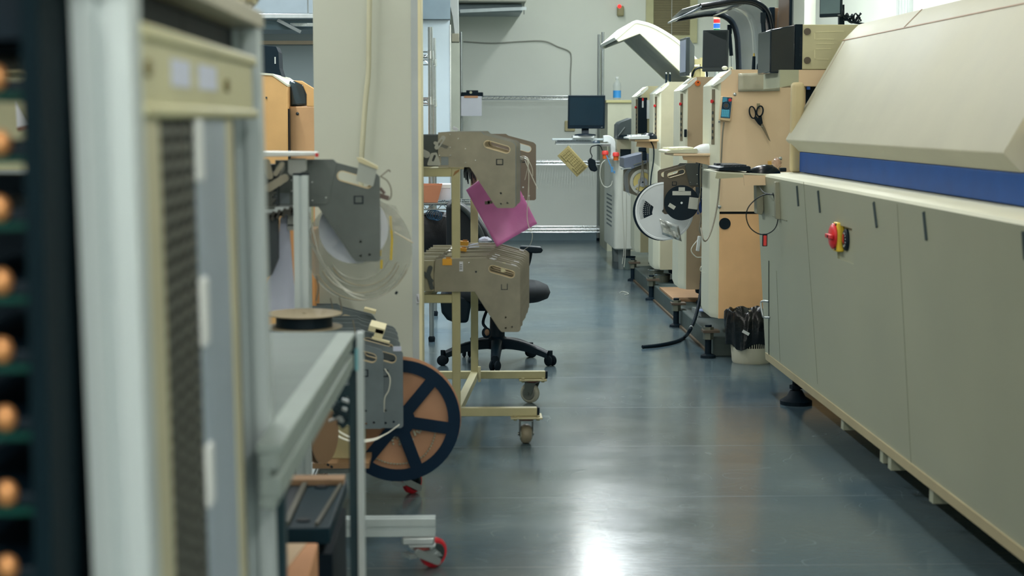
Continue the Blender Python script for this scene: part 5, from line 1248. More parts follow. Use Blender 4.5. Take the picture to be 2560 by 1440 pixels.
# lower feeders
lo = make_feeder('x', 'long', STEEL, STEELD)
s1 = A(1222, 648, YA - .03)
nl = 14; gaps = [0, .030, .060, .115, .148, .205, .24, .31, .36, .42, .50, .58, .67, .78]
for i in range(nl):
    y = YA - .03 + gaps[i]
    place(lo, i, (s1.x + gaps[i] * SK + (random.uniform(-.004, .004) if i else 0), y, s1.z + (random.uniform(-.004, .002) if i else 0)), 0,
          'long steel feeder in the lower row of the yellow cart, %s from the front' % ORD[i] if i else 'front steel feeder of the lower row on the yellow cart, with taped handle slot', 'lower feeders on the yellow cart')
tn = MB().box(s1.x + .042, s1.x + .058, YA - .0315, YA - .0302, s1.z - .045, s1.z - .012); tag(tn.build('tape_note', TAPE), 'cream tape strip over the handle of the front lower feeder, yellow cart', 'tape')
for k, (i, u) in enumerate(((0, .012), (1, .016), (3, .014), (5, .018), (0, .088), (4, .09), (12, .085))):
    fx_, fy_, fz_ = s1.x + gaps[i] * SK, YA - .03 + gaps[i] + .010, s1.z
    q = MB().obox((fx_ + u, fy_, fz_ - .006 - (u - .0) * .283 + .0095), (.018, .012, .002), RY(.276))
    tag(q.build('paper_label', PAPER), 'white paper label on the %s of a lower feeder, %s from the front' % (('shoulder', ORD[k]) if k < 4 else ('handle corner', ORD[k - 4])), 'label', 'paper labels on the lower feeders')
lb = MB().box(X(1148, YA), X(1157, YA), YA - .0315, YA - .0302, Z(676, YA), Z(652, YA)); o = tag(lb.build('paper_label', PAPER), 'white printed label beside the front post on the front lower feeder', 'label')
q = MB()
for k in range(3): q.box(X(1149, YA), X(1155, YA), YA - .0322, YA - .0314, Z(661 + 5 * k, YA), Z(659 + 5 * k, YA))
q.build('print', DGREY, o)
for k, (px, py, w_, h_, dy, lbl) in enumerate(((1118, 655, 24, 16, -.034, 'amber plastic tag hanging left of the front post on lower feeders'), (1160, 608, 24, 11, .4, 'amber tag lying farthest back on the lower feeders'), (1157, 623, 20, 8, .22, 'amber tag lying midway back on the lower feeders'))):
    a = A(px, py, YA + dy); q = MB().obox((a.x, a.y, a.z), (w_ * .0014, .004 if k == 0 else .05, h_ * .0014), RY(.08 * k))
    o = tag(q.build('amber_tag', AMBER), lbl, 'tag')
    q = MB().obox((a.x + .004, a.y, a.z + h_ * .0009), (w_ * .0007, .006, .006)); q.build('tag_hook', mat('ochre hook', (190, 130, 40), .5), o)
q = MB().tube(spline([A(1100, 647, 6.4), A(1112, 638, 6.5), A(1126, 628, 6.6), A(1135, 615, 6.7)], 5), [.006 + .003 * (i % 2) for i in range(16)], 8); tag(q.build('bead_chain', mat('dull chain', (120, 116, 100), .35, metal=.7)), 'dull metal chain lying across the lower feeders left of the post', 'chain')
wp = MB().sphere(A(1213, 600, 6.95), (.028, .03, .012), 12, 6); wp.v = [(v[0] + random.uniform(-.003, .003), v[1], v[2] + random.uniform(-.003, .003)) for v in wp.v]; tag(wp.build('paper_scrap', PAPERL, ang=15), 'crumpled white paper on the lower feeders under the pink bag', 'paper')
q = MB().ribbon([A(1170, 614, 6.5), A(1196, 609, 6.5)], .03, .004, (0, 1, 0)).ribbon([A(1172, 619, 6.45), A(1198, 616, 6.45)], .02, .003, (0, 1, 0)); tag(q.build('paper_strip', PAPERL), 'pale blue paper strips lying on the lower feeders beside the amber tags', 'label')
# cover bits near left of the column edge
sc_ = MB().obox(A(1138, 322, 6.5), (.02, .02, .012), RY(.5)); tag(sc_.build('paper_scrap', PAPER), 'torn white paper standing on top of the upper feeders', 'paper')

# ================================================================ OFFICE CHAIR
chx, chy = FL(1243, 908).x, FL(1243, 908).y
ch = thing('office_chair', 'black swivel office chair on castors behind the yellow cart', 'chair', (chx, chy, 0))
Rb_ = .265
MB().lathe([(0, .07), (.045, .07), (.048, .12), (.036, .13), (.034, .22), (.026, .225), (.026, .30), (0, .30)], (chx, chy, 0), n=24).build('gas_lift', BLACK, ch)
a0 = -1.63
for k in range(5):
    a = a0 + k * 2 * PI / 5; d = Vector((math.cos(a), math.sin(a), 0)); sd = Vector((-math.sin(a), math.cos(a), 0))
    rings = []
    for t in range(9):
        u = t / 8; r = .03 + u * (Rb_ - .01 - .03); zt = .122 - .055 * u ** 1.8; h_ = .050 - .018 * u; hw = .026 - .006 * u
        c = Vector((chx, chy, 0)) + d * r
        rings.append([c + sd * hw * sx + Vector((0, 0, zz)) for sx, zz in ((-1, zt - h_), (1, zt - h_), (1, zt - .008), (.55, zt), (-.55, zt), (-1, zt - .008))])
    leg = MB().loft(rings).build('base_leg', BLACK, ch, ang=50)
    c = Vector((chx, chy, 0)) + d * Rb_
    q = MB(); b = a + 1.1; ax = Vector((math.cos(b), math.sin(b), 0))
    for s in (-1, 1): q.lathe([(0, -.008), (.018, -.008), (.025, -.003), (.025, .004), (.018, .009), (0, .009)], c + ax * .013 * s + Vector((0, 0, .025)), ax * s, 20)
    q.cyl(c + Vector((0, 0, .03)), c + Vector((0, 0, .072)), .011, n=12); q.build('castor', RUBBER, leg)
zs_ = .302
seat = MB(); rings = []
for (r, z) in ((.20, 0), (.235, .015), (.245, .04), (.235, .065), (.20, .082), (.1, .086)):
    rings.append([Vector((chx + .005 + r * 1.0 * math.copysign(abs(math.cos(t)) ** .7, math.cos(t)), chy + r * .95 * math.copysign(abs(math.sin(t)) ** .7, math.sin(t)), zs_ + z)) for t in [2 * PI * j / 40 for j in range(40)]])
seat.loft(rings).build('seat', mat('black seat fabric', (14, 26, 34), .85, var=.15, vscale=60), ch, ang=60)
MB().box(chx - .12, chx + .10, chy - .09, chy + .09, zs_ - .045, zs_ + .004).build('mechanism', BLACKM, ch, .015)
# side lever plates with brown worn paddles
for (px, py, lb_) in ((1216, 832, 0), (1268, 812, 1)):
    e = A(px, py, chy - .10); q = MB().sphere(e, (.022, .012, .026), 14, 10); o = q.build('lever_paddle', BLACK, ch)
    MB().sphere(e + Vector((.002, -.006, .002)), (.013, .009, .017), 12, 8).build('worn_spot', mat('worn brown', (128, 100, 76), .6), o)
    MB().tube(spline([e + Vector((0, 0, .02)), e + Vector((-.015, .02, .05)), (chx + (.02 if lb_ else -.04), chy - .05, zs_ - .02)], 5), .007, 8).build('lever_rod', BLACK, o)
# right armrest front, hanging armrest bracket left, backrest
def pad(c, s, m_, nm, par=ch): return MB().sphere(c, s, 18, 12).build(nm, m_, par)
AP = MB(); c = A(1352, 732, chy - .1)
pts = [(1300, 614), (1330, 615), (1352, 617), (1357, 624), (1352, 631), (1338, 632), (1300, 628)]
MB().prism(fillet([pz(x, y, chy + .2) for x, y in pts], .008, 5), chy + .16, chy + .23).build('armrest_pad', BLACK, ch, .008, seg=3)
MB().tube(spline([A(1325, 628, chy + .2), A(1318, 660, chy + .2), A(1300, 700, chy + .2), A(1280, 745, chy + .15)], 6), .014, 10).build('armrest_post', BLACK, ch)
pts = [(1100, 742), (1112, 735), (1166, 738), (1178, 760), (1170, 805), (1140, 806), (1118, 798), (1104, 780)]
MB().prism(fillet([pz(x, y, chy - .16) for x, y in pts], .02, 6), chy - .2, chy + .1).build('seat_side_shell', BLACK, ch, .015, seg=3)
# backrest leaning left, seen behind the posts
pts = [(1116, 508), (1135, 503), (1162, 514), (1190, 536), (1212, 566), (1232, 604), (1240, 640), (1225, 668), (1116, 668)]
MB().prism(fillet([pz(x, y, chy) for x, y in pts], .03, 5), chy - .19, chy + .19).build('backrest', mat('black mesh fabric', (12, 24, 32), .7), ch, .03, seg=4)
MB().tube(spline([A(1128, 508, chy - .2), A(1156, 520, chy - .2), A(1182, 548, chy - .2), A(1205, 590, chy - .2), A(1215, 640, chy - .2)], 6), .012, 10).build('backrest_rib', DGREY, ch)
q = MB()
q.tube(spline([(chx - .10, chy, .34), (chx - .20, chy, .40), (chx - .17, chy, .55)], 6), .02, 10); q.build('backrest_frame', BLACK, ch)
# black shelf boards and dark bags stacked behind the yellow cart, left
dk = thing('cable_bag', 'black bag with blue looped cables on the lower shelf of the low wire stand', 'bag', (X(1085, 8.75), 8.75, .48))
q = MB(); 
rings = []
for z, r in ((.48, .10), (.50, .125), (.56, .135), (.62, .13), (.67, .11), (.68, .05)): rings.append([Vector((X(1098, 8.75) - .05 + r * 1.15 * math.cos(t), 8.75 + r * .7 * math.sin(t), z + .01 * math.sin(3 * t))) for t in [2 * PI * j / 24 for j in range(24)]])
q.loft(rings); q.build('bag_body', mat('black bag', (18, 22, 30), .5, bump=.3, bscale=20), dk, ang=60)
q = MB()
for k in range(4): q.lathe([(.024, -.002), (.026, 0), (.024, .002), (.022, 0)], A(1078 + k * 5, 536 + k, 8.64), (.3, -1, .2), 20)
q.build('cable_loops', mat('blue cable', (30, 90, 130), .5), dk)


# ================================================================ ALUMINIUM FEEDER TROLLEY (first cart)
c1 = thing('aluminium_trolley', 'aluminium profile feeder trolley with red castors left of the aisle', 'cart', (-.4, 4.95, 0))
Ya1, Yb1 = 4.395, 5.29
def profile(p0, p1, s, par, nm='profile', m_=ALUW, grooves=True, s2=None):
    p0, p1 = Vector(p0), Vector(p1); d = (p1 - p0).normalized(); s2 = s2 or s
    up = Vector((0, 0, 1)) if abs(d.z) < .9 else Vector((0, 1, 0))
    sd = d.cross(up).normalized(); up = sd.cross(d)
    h, g, dp = s / 2, s * .10, s * .16; h2 = s2 / 2
    # square section with a T groove in each face
    sec = []
    for k in range(4):
        a = k * PI / 2; c_, s_ = math.cos(a), math.sin(a)
        for (u, v) in ((h, -h), (h, -g), (h - dp, -g * 1.0), (h - dp, g * 1.0), (h, g)):
            x, y = u * c_ - v * s_, u * s_ + v * c_
            sec.append((x, y * s2 / s))
    return MB().loft([[p + sd * x + up * y for x, y in sec] for p in (p0, p1)]).build(nm, m_, par, ang=30)
xe = X(1085, Ya1)
zb0, zb1 = Z(1336, Ya1), Z(1290, Ya1); zc_ = (zb0 + zb1) / 2; ps = zb1 - zb0
profile((-.85, Ya1, zc_), (xe, Ya1, zc_), .045, c1, 'base_beam'); profile((-.85, Yb1, zc_), (xe - .03, Yb1, zc_), .045, c1, 'base_beam')
profile((-.42, Ya1 + .023, zc_), (-.42, Yb1 - .023, zc_), .045, c1, 'base_cross_beam')
xu = X(753, Ya1)
profile((xu, Ya1, zb1), (xu, Ya1, Z(437, Ya1)), .036, c1, 'upright')
MB().box(xu - .019, xu + .019, Ya1 - .019, Ya1 + .019, Z(437, Ya1), Z(433, Ya1)).build('end_cap', BLACKM, c1)
profile((-.82, Ya1, zb1), (-.82, Ya1, 1.0), .036, c1, 'upright'); profile((-.47, Yb1, zb1), (-.47, Yb1, .98), .036, c1, 'upright'); profile((-.82, Yb1, zb1), (-.82, Yb1, .98), .036, c1, 'upright')
MB().box(-.80, xu + .0, 4.415, 4.50, .915, .93).build('feeder_rail', ALU, c1); MB().box(-.80, -.40, 4.98, 5.0, .35, .385).build('lower_feeder_rail', ALU, c1); MB().box(-.42, -.39, 4.9, 5.62, .36, .385).build('lower_feeder_rail', ALU, c1)
sa = pz(720, 440, 4.44)
MB().prism(fillet([pz(719, 397, 4.44), pz(765, 397, 4.44), pz(765, 428, 4.44), pz(752, 432, 4.44), pz(738, 441, 4.44), pz(724, 438, 4.44), pz(719, 430, 4.44)], .006), 4.44, 4.475).build('corner_bracket', mat('pale cast bracket', (170, 176, 172), .5), c1, .002)
MB().box(X(717, 4.45), X(738, 4.45), 4.45, 4.49, Z(575, 4.45), Z(523, 4.45)).build('side_connector', LGREY, c1, .003)
q = MB()
for py in (535, 562): q.box(X(718, 4.45), X(737, 4.45), 4.447, 4.451, Z(py + 2, 4.45), Z(py - 2, 4.45))
q.build('connector_slot', DGREY, c1)
RUB = mat('red castor tyre', (206, 36, 52), .4)
MB().box(xe - .085, xe - .002, Ya1 - .03, Ya1 + .03, zb0 - .02, zb0).build('castor_mount', ALU, c1, .004)
castor(c1, xe - .034, Ya1, zb0 - .02, .039, RUB, turn=-.95, wd=.026, of=.034, platem=ALU, plate=(.034, .028), hubm=mat('dark castor hub', (50, 60, 62), .4), brake=True, fork=ALU)
castor(c1, X(1012, Yb1), Yb1, zb0 - .01, .037, RUB, turn=-.7, wd=.028, of=.026, platem=ALU, plate=(.034, .028), hubm=mat('dark castor hub', (50, 60, 62), .4), brake=True, fork=BLACKM)
castor(c1, -.78, Ya1, zb0 - .01, .036, RUB, turn=.3, plate=(.04, .03)); castor(c1, -.78, Yb1, zb0 - .01, .036, RUB, turn=.3, plate=(.04, .03))
# upper feeders of trolley
u1 = make_feeder('x', 'cover', STEELD, STEELD)
sh = A(843, 407, 4.54)
for i in range(4):
    place(u1, i, (sh.x - (.0045 * i), 4.54 + .045 * i, sh.z - .001 * i), 0, 'front grey feeder in the upper row of the aluminium trolley' if i == 0 else 'grey feeder behind the front one on the upper trolley row, %s in depth' % ORD[i], 'upper feeders on the aluminium trolley')
nt_ = MB().prism([pz(898, 402, 4.535), pz(943, 420, 4.535), pz(933, 466, 4.535), pz(890, 452, 4.535)], 4.532, 4.537); o = tag(nt_.build('folded_note', mat('pale grey note', (176, 184, 178), .6)), 'pale folded note taped over the upper trolley feeder handle', 'note')
MB().prism([pz(891, 394, 4.53), pz(903, 395, 4.53), pz(944, 416, 4.53), pz(944, 424, 4.53), pz(897, 406, 4.53)], 4.529, 4.56).build('tape_strip', TAPE, o)
wl = mat('white reel lavender', (228, 234, 244), .4)
t, fr = reel('white spoked reel half hidden behind the front upper trolley feeder', A(884, 572, 4.66), 86 * 4.66 / F, .018, wl, wl, spokes=8, a0=.2, hubr=.32)
t, fr = reel('big clear plastic reel hanging behind the upper trolley feeders', A(898, 622, 4.86), 132 * 4.86 / F, .016, mat('clear reel plastic', (196, 200, 190), .15, alpha=.30, var=.03), mat('milky hub', (190, 196, 190), .4, alpha=.6), hubr=.3)
for pt in ([(1002, 540), (1010, 600), (1005, 650)], [(948, 590), (951, 620), (950, 640)], [(958, 650), (957, 672)]):
    MB().ribbon([A(x * .5 + 950 * .5, y, 4.84) for x, y in pt], .006, .001, (1, 0, 0)).build('yellow_mark', YELLOW, t)
tl = thing('tape_loop', 'long white tape curving down from the upper trolley feeders', 'tape', A(800, 650, 4.6))
MB().ribbon(spline([A(766, 570, 4.62), A(785, 620, 4.62), A(815, 670, 4.62), A(850, 712, 4.62), A(880, 732, 4.62), A(910, 740, 4.62)], 8), .012, .001, (.5, 1, 0)).build('tape', CLEARW, tl)
MB().ribbon(spline([A(772, 530, 4.7), A(800, 640, 4.7), A(850, 715, 4.7), A(905, 748, 4.7), A(960, 735, 4.7), A(1000, 690, 4.7)], 8), .006, .001, (.5, 1, 0)).build('tape', CLEARW, tl)
for k in range(7):
    rr = (132 - 9 * k) * 4.84 / F; cc = A(898 + (k % 3) * 5, 622 + (k % 2) * 6, 4.84)
    MB().ribbon([cc + Vector((rr * math.cos(a_), .002 * k, rr * math.sin(a_))) for a_ in [-.35 - 2.3 * j / 30 for j in range(31)]], .006, .0007, (.2, 1, 0)).build('tape', [CLEARW, mat('tan tape', (186, 172, 140), .5)][k % 2], tl)
for k, pts in enumerate(([(953, 440), (965, 430), (972, 425), (976, 430)], [(950, 440), (968, 452), (977, 470), (978, 490), (972, 500)])):
    MB().tube(spline([A(x, y, 4.6) for x, y in pts], 6), .0018, 6).build('thin_wire', WIREG, tl)
q = MB().bar(A(948, 488, 4.58), A(972, 496, 4.58), .012, .012); q.bar(A(950, 470, 4.58), A(962, 484, 4.58), .008, .008); tag(q.build('tape_clip', mat('brown clip', (112, 96, 90), .5)), 'brown clip sticking out right of the upper trolley feeder', 'clip')
fb_ = MB(); G = [[A(953 + 62 * u / 6 * (.6 + .4 * v / 6) , 505 + 70 * v / 6 + 20 * u / 6 * (1 - v / 6) * .5, 4.7) + Vector((0, random.uniform(-.008, .008), 0)) for u in range(7)] for v in range(7)]
fb_.loft(G, False, False)
o = fb_.build('plastic_bag', mat('thin clear bag', (200, 200, 190), .2, alpha=.35), ang=15); tag(o, 'small crumpled clear bag behind the upper trolley feeder edge', 'bag')
tag(MB().ribbon([A(985, 580, 4.75), A(1033, 607, 4.75)], .012, .002, (0, 1, 0)).build('tan_strip', mat('tan strip', (180, 164, 124), .5)), 'tan strip poking out right of the clear plastic reel', 'tape')
tag(MB().obox(A(991, 732, 4.86), (.007, .006, .009), RY(.6)).build('black_chip', BLACK), 'tiny black square stuck on the rim of the clear reel', 'clip')
tr_ = MB().prism([pz(600, 392, 4.5), pz(795, 387, 4.5), pz(795, 379, 4.5), pz(600, 377, 4.5)], 4.40, 4.53); o = tag(tr_.build('white_tray', WHITEP, bevel=.002), 'flat white tray lying on the upper trolley feeders', 'tray')
MB().box(X(789, 4.39), X(797, 4.39), 4.392, 4.40, Z(392, 4.39), Z(383, 4.39)).build('red_sticker', RED, o)
# dark feeder magazine and hanging sheet at the left
dm = thing('feeder_magazine', 'dark feeder magazine block half hidden behind the aluminium rack', 'feeder', A(690, 550, 4.5))
MB().prism(fillet([pz(600, 430, 4.42), pz(694, 430, 4.42), pz(694, 648, 4.42), pz(676, 692, 4.42), pz(600, 700, 4.42)], .01), 4.42, 4.46).build('dark_plate', mat('dark slate plate', (44, 56, 62), .5), dm)
q = MB()
for k in range(14): q.box(X(664, 4.41), X(690 - (k % 3) * 4, 4.41), 4.405, 4.42, Z(446 + 5.5 * k + 4, 4.41), Z(446 + 5.5 * k, 4.41))
q.build('ribbed_comb', mat('comb grey', (80, 84, 80), .5, metal=.4), dm)
q = MB()
for k in range(10): q.obox(A(672 + k * 7, 540 - k * 2 + (k % 2) * 6, 4.40), (.014, .012, .012), RY(.5))
q.build('sprocket_row', mat('sprocket dark', (60, 60, 56), .4, metal=.5), dm)
q = MB().prism(slot2(*pz(706, 410, 4.4), *pz(690, 434, 4.4), .006), 4.39, 4.40).prism(slot2(*pz(668, 405, 4.4), *pz(676, 440, 4.4), .008), 4.385, 4.395).prism(slot2(*pz(712, 445, 4.4), *pz(672, 470, 4.4), .010), 4.395, 4.40)
q.build('lever', STEEL, dm)
sh_ = MB().prism([pz(672, 700, 4.475), pz(695, 648, 4.475), pz(700, 545, 4.475), pz(722, 530, 4.475), pz(726, 600, 4.475), pz(742, 792, 4.475), pz(640, 792, 4.475)], 4.475, 4.477)
tag(sh_.build('hanging_sheet', PAPERL), 'pale lavender sheet hanging left of the trolley upright', 'sheet')
ob = MB().box(X(725, 5.6), X(790, 5.6), 5.55, 5.70, .55, Z(570, 5.6)); tag(ob.build('peach_board', mat('peach board', (214, 156, 100), .6), bevel=.003), 'peach coloured board standing behind the trolley upright', 'board')
# lower feeders of trolley
l1 = make_feeder('x', 'plain', STEELB, STEELB)
for i, (rx, sy_, Y) in enumerate(((958, 849, 4.93), (1007, 851, 5.02), (1000, 826, 5.12), (996, 812, 5.20), (994, 802, 5.28), (990, 795, 5.37), (940, 770, 5.50), (936, 764, 5.58))):
    p = A(rx, sy_, Y); place(l1, i, (p.x - .110, Y, p.z - .0), 0, ['grey feeder nearest the steel table in the lower trolley row', 'blue grey feeder with a pale label in front of the big black reel'][i] if i < 2 else 'grey feeder fanned behind the lower trolley row, %s from the front' % ORD[i], 'lower feeders on the aluminium trolley')
def nbox(px, py, Y, w_, h_, label, m_=TAPE, ry=.26, dy=.04):
    a = A(px, py, Y); q = MB().obox((a.x, a.y, a.z), (w_ * Y / F, dy, h_ * Y / F), RY(ry)); return tag(q.build('tape_note', m_, bevel=.0005), label, 'tape')
nbox(944, 818, 5.05, 40, 14, 'cream tape note folded over the fanned lower trolley feeders, the large middle one', dy=.14); nbox(948, 832, 5.0, 22, 22, 'cream tape flap hanging in front of the fanned trolley feeders')
nbox(925, 776, 5.5, 30, 8, 'cream tape note on the farthest fanned trolley feeders', dy=.05); nbox(952, 850, 4.98, 46, 5, 'cream tape strip along the top of the labelled lower feeder', dy=.02)
a = A(993, 872, 5.017); q = MB().box(a.x - .012, a.x + .012, 5.016, 5.0185, a.z - .007, a.z + .007); tag(q.build('paper_label', PAPERL), 'white label at the handle corner of the labelled lower feeder', 'label')
tag(MB().tube(spline([A(962, 922, 4.99), A(975, 945, 4.98), A(972, 975, 4.98), A(962, 995, 4.98), A(960, 1030, 4.98)], 6), .0018, 6).build('thin_wire', WIREW), 'thin white wire hanging between the two front lower trolley feeders', 'wire')
# big black reel with kraft tape
R_ = 155 * 5.12 / F
BN = mat('navy black reel', (0, 34, 58), .5, spec=.2)
t, fr = reel('very large black spoked reel with copper brown tape at the trolley', A(997, 1050, 5.12), R_, .032, BN, (BN, mat('kraft flange', (196, 150, 118), .7)), axis=(.10, -1, 0), spokes=6, a0=.35, hubr=.22, mtape=None)
decal(fr, circle2(0, 0, R_ * 1.03, 56), -.022, mat('kraft flange', (196, 150, 118), .7), t, 'kraft_liner', .004)
q = MB(); random.seed(3)
def onreel(r, a, h): return fr[0] + fr[1] * r * math.cos(a) + fr[2] * r * math.sin(a) + fr[3] * h
for a in (.75, 1.0, 5.9, 5.6, 5.2, 4.85, 4.5, 4.2):
    for k in range(7): q.sphere(onreel(R_ * random.uniform(.24, .42), a + random.uniform(-.12, .12), .004), .0035, 8, 6)
for k in range(34): 
    a = 3.9 + k * .07
    q.sphere(onreel(R_ * (.73 - .15 * max(0, (k - 20) / 14)), a, -.002), .0028, 8, 6)
tag(q.build('component_dots', mat('pale component', (190, 190, 170), .4, metal=.3), t), kind='stuff')
MB().ribbon([onreel(R_ * (.73 - .15 * max(0, (k - 20) / 14)), 3.9 + k * .07, -.005) for k in range(34)], .007, .0008, fr[3]).build('carrier_tape', mat('pale carrier tape', (170, 166, 140), .4), t)
MB().bar(onreel(R_ * .5, -.22, .0), onreel(R_ * .86, -.30, .0), .002, .004).build('end_flap', mat('red brown paper', (170, 90, 80), .6), t)
tl = thing('tape_loop', 'white tapes looping below the lower trolley feeders across the black reel', 'tape', A(900, 1080, 4.88))
MB().ribbon(spline([A(818, 1050, 4.86), A(850, 1080, 4.86), A(890, 1098, 4.86), A(930, 1098, 4.86), A(965, 1085, 4.86), A(998, 1062, 4.86)], 8), .010, .001, (.2, 1, .3)).build('tape', WIREW, tl)
MB().ribbon(spline([A(812, 1058, 4.84), A(845, 1090, 4.84), A(890, 1105, 4.84), A(935, 1100, 4.84), A(960, 1088, 4.84)], 8), .010, .001, (.2, 1, .3)).build('tape', WIREW, tl)
# flat reels on a shelf behind the table, components near them
MB().box(-.82, X(858, 4.2), 3.98, 4.40, .600, .612).build('shelf_plate', DGREY, c1)
MB().box(-.82, -.80, 3.98, 4.47, .598, .60).build('shelf_arm', ALU, c1); MB().box(-.40, -.38, 4.36, 4.48, .585, .60).build('shelf_arm', ALU, c1)
for i, (z, lb) in enumerate(((.668, 'tan and black reel lying flat on the shelf behind the steel table'),)):
    t, fr = reel(lb, (X(758, 4.2) + .0, 4.19, z), .0915, .034, mat('tan reel board', (150, 140, 116), .6), BLACK, axis=(0, -.02, 1), mtape=BLACK, hubr=.4)
q = MB().bar((-.82, 4.05, .618), (X(852, 4.05), 4.05, .618), .08, .012); tag(q.build('component_bar', DGREY, bevel=.003), 'dark grey bar lying on the shelf in front of the flat reels', 'bar')
a = A(787, 820, 4.02); q = MB().bar((a.x - .02, 4.02, .627), (a.x + .035, 4.02, .628), .012, .006).obox((a.x - .026, 4.02, .628), (.008, .014, .009), m=1); tag(q.build('marker_pen', [LGREY, ORANGE]), 'pale pen with an orange end in front of the flat reels', 'pen')
for k, (px, py) in enumerate(((790, 690), (826, 745), (848, 742), (882, 800))):
    tag(MB().tube(spline([A(px, py, 4.7), A(px + 6, py + 30, 4.7), A(px + 2 * k, py + 62 - 8 * k, 4.7)], 5), .002, 6).build('thin_wire', WIREG), 'thin pale offcut of tape dangling behind the flat reels, %s from the left' % ORD[k], 'wire')
# kraft reel and box under the trolley
kr = thing('kraft_box', 'brown and cream carton standing under the trolley behind the table leg', 'box', (X(830, 5.25), 5.25, 0))
MB().box(X(786, 5.0), X(905, 5.0), 5.0, 5.3, .17, Z(1062, 5.0)).build('carton', mat('cream carton', (190, 180, 140), .7), kr, .002)
MB().box(X(775, 4.95), X(918, 4.95), 4.93, 5.32, .155, .17).build('base_board', WOODB, kr)
q = MB()
for k in range(6): q.obox(A(784 + k * 9, 1142 + k * 5, 4.9), (.008, .004, .006), RY(.6))
q.build('tape_squares', BLACK, kr)
MB().box(X(790, 4.95), X(900, 4.95), 4.95, 5.3, zb1, .155).build('support_block', GREY, kr)
kl = MB().lathe([(0, 0), (.075, 0), (.075, .004), (.03, .004), (.03, .02), (.075, .02), (.075, .024), (0, .024)], A(795, 1090, 4.75), (.9, -.4, 0), 32); tag(kl.build('kraft_reel', mat('brown kraft reel', (150, 120, 92), .6)), 'brown cardboard reel seen nearly edge on under the table edge', 'reel')
# ================================================================ STEEL TABLE
XE = -.1945; TZ = .76; TA = .0192
tb = thing('work_table', 'steel topped work table with a grooved edge behind the aluminium rack', 'table', (-.7, 2.9, 0))
def skew(mb):
    mb.v = [(v[0] + (v[1] - 3.2) * TA if v[0] > -.6 else v[0], v[1], v[2]) for v in mb.v]; return mb
skew(MB().box(-1.25, XE - .03, 2.27, 3.2, TZ - .012, TZ)).build('table_top', TABLE, tb, .001)
m = MB(); y0 = 2.08
m.box(XE - .032, XE, y0, 3.2, TZ - .012, TZ); m.box(XE - .028, XE - .004, y0, 3.19, TZ - .032, TZ - .012); m.box(XE - .028, XE - .014, y0, 3.19, TZ - .040, TZ - .032); m.box(XE - .028, XE - .002, y0, 3.19, TZ - .066, TZ - .040); m.box(XE - .028, XE - .008, y0, 3.19, TZ - .080, TZ - .066)
skew(m).build('edge_profile', mat('dull edge aluminium', (150, 164, 160), .55, metal=.2, spec=.3), tb, .002)
LEGT = mat('shaded teal leg', (14, 52, 62), .5)  # leg colour holds the shade on the front face
for (x0, y0) in ((-1.24, 3.15), (-1.24, 2.29)):
    MB().box(x0, x0 + .03, y0, y0 + .03, 0, TZ - .012).build('table_leg', LEGT, tb)
MB().box(X(874, 3.22, 1100), X(894, 3.22, 1100), 3.205, 3.235, 0, TZ - .01).build('table_leg', LEGT, tb)
MB().box(X(893, 3.2, 1100), X(910, 3.2, 1100), 3.196, 3.226, 0, Z(830, 3.2)).build('leg_edge', ALUW, tb, .001)
MB().box(XE - .065, XE - .04, 2.29, 2.315, 0, TZ - .012).build('table_leg', LEGT, tb)
MB().box(-1.2, -.262, 2.32, 3.2, .08, .10).build('bottom_shelf', BLACKM, tb)
q = MB().box(X(884, 3.19), X(892, 3.19), 3.19, 3.195, Z(925, 3.19), Z(870, 3.19)); q.build('blue_film', mat('pale blue film', (120, 180, 190), .4), tb)
jb = thing('junction_box', 'dark tangle of connectors under the far corner of the steel table', 'connector', A(860, 1030, 3.3))
q = MB(); random.seed(9)
for k in range(16): q.obox(A(random.uniform(835, 885), random.uniform(1000, 1060), 3.5) + Vector((0, random.uniform(-.03, .03), 0)), (random.uniform(.008, .02),) * 3, RY(random.uniform(0, 1.5)))
q.bar(A(862, 960, 3.53), A(862, 1060, 3.53), .03, .03); q.build('connector_block', mat('dark teal block', (18, 48, 58), .4), jb)
q = MB()
for k in range(5): q.obox(A(random.uniform(835, 880), random.uniform(1000, 1052), 3.45), (.010, .006, .006), RY(.4))
q.build('bright_terminal', ALU, jb)
MB().ribbon(spline([A(822, 1052, 3.5), A(850, 1044, 3.5), A(880, 1048, 3.5)], 5), .02, .003, (0, 1, 0)).build('cable_tray_strip', LGREY, jb)
# things under the table
bt_ = thing('black_fixture', 'black slotted press fixture standing under the steel table', 'fixture', (-.34, 3.3, .1))
zt_ = .415
m = MB().prism(fillet([(-.47, 3.10), (X(826, 3.12, 1310), 3.10), (X(868, 3.53, 1190), 3.53), (-.47, 3.53)], .01), zt_ - .03, zt_, 'xy'); m.build('top_plate', mat('worn black plate', (14, 44, 56), .55, spec=.15), bt_, .003)
q = MB()
q.box(-.345, -.325, 3.12, 3.50, zt_, zt_ + .001); q.build('plate_groove', BLACK, bt_)
q = MB(); q.bar((-.352, 3.12, zt_ + .004), (-.348, 3.50, zt_ + .004), .010, .008); q.bar((-.318, 3.12, zt_ + .004), (-.314, 3.50, zt_ + .004), .010, .008); q.bar((-.262, 3.12, zt_ + .003), (-.240, 3.5, zt_ + .003), .006, .006); q.build('guide_strip', mat('worn brown rail', (84, 84, 74), .5), bt_)
q = MB()
for x, y in ((-.42, 3.2), (-.29, 3.16), (-.40, 3.42), (-.28, 3.45)): q.cyl((x, y, zt_), (x, y, zt_ + .003), .013, n=18)
q.build('knob', BLACK, bt_)
MB().box(-.36, X(862, 3.5, 1195), 3.47, 3.52, zt_ + .001, zt_ + .012).build('brown_block', mat('light brown block', (160, 128, 98), .6), bt_)
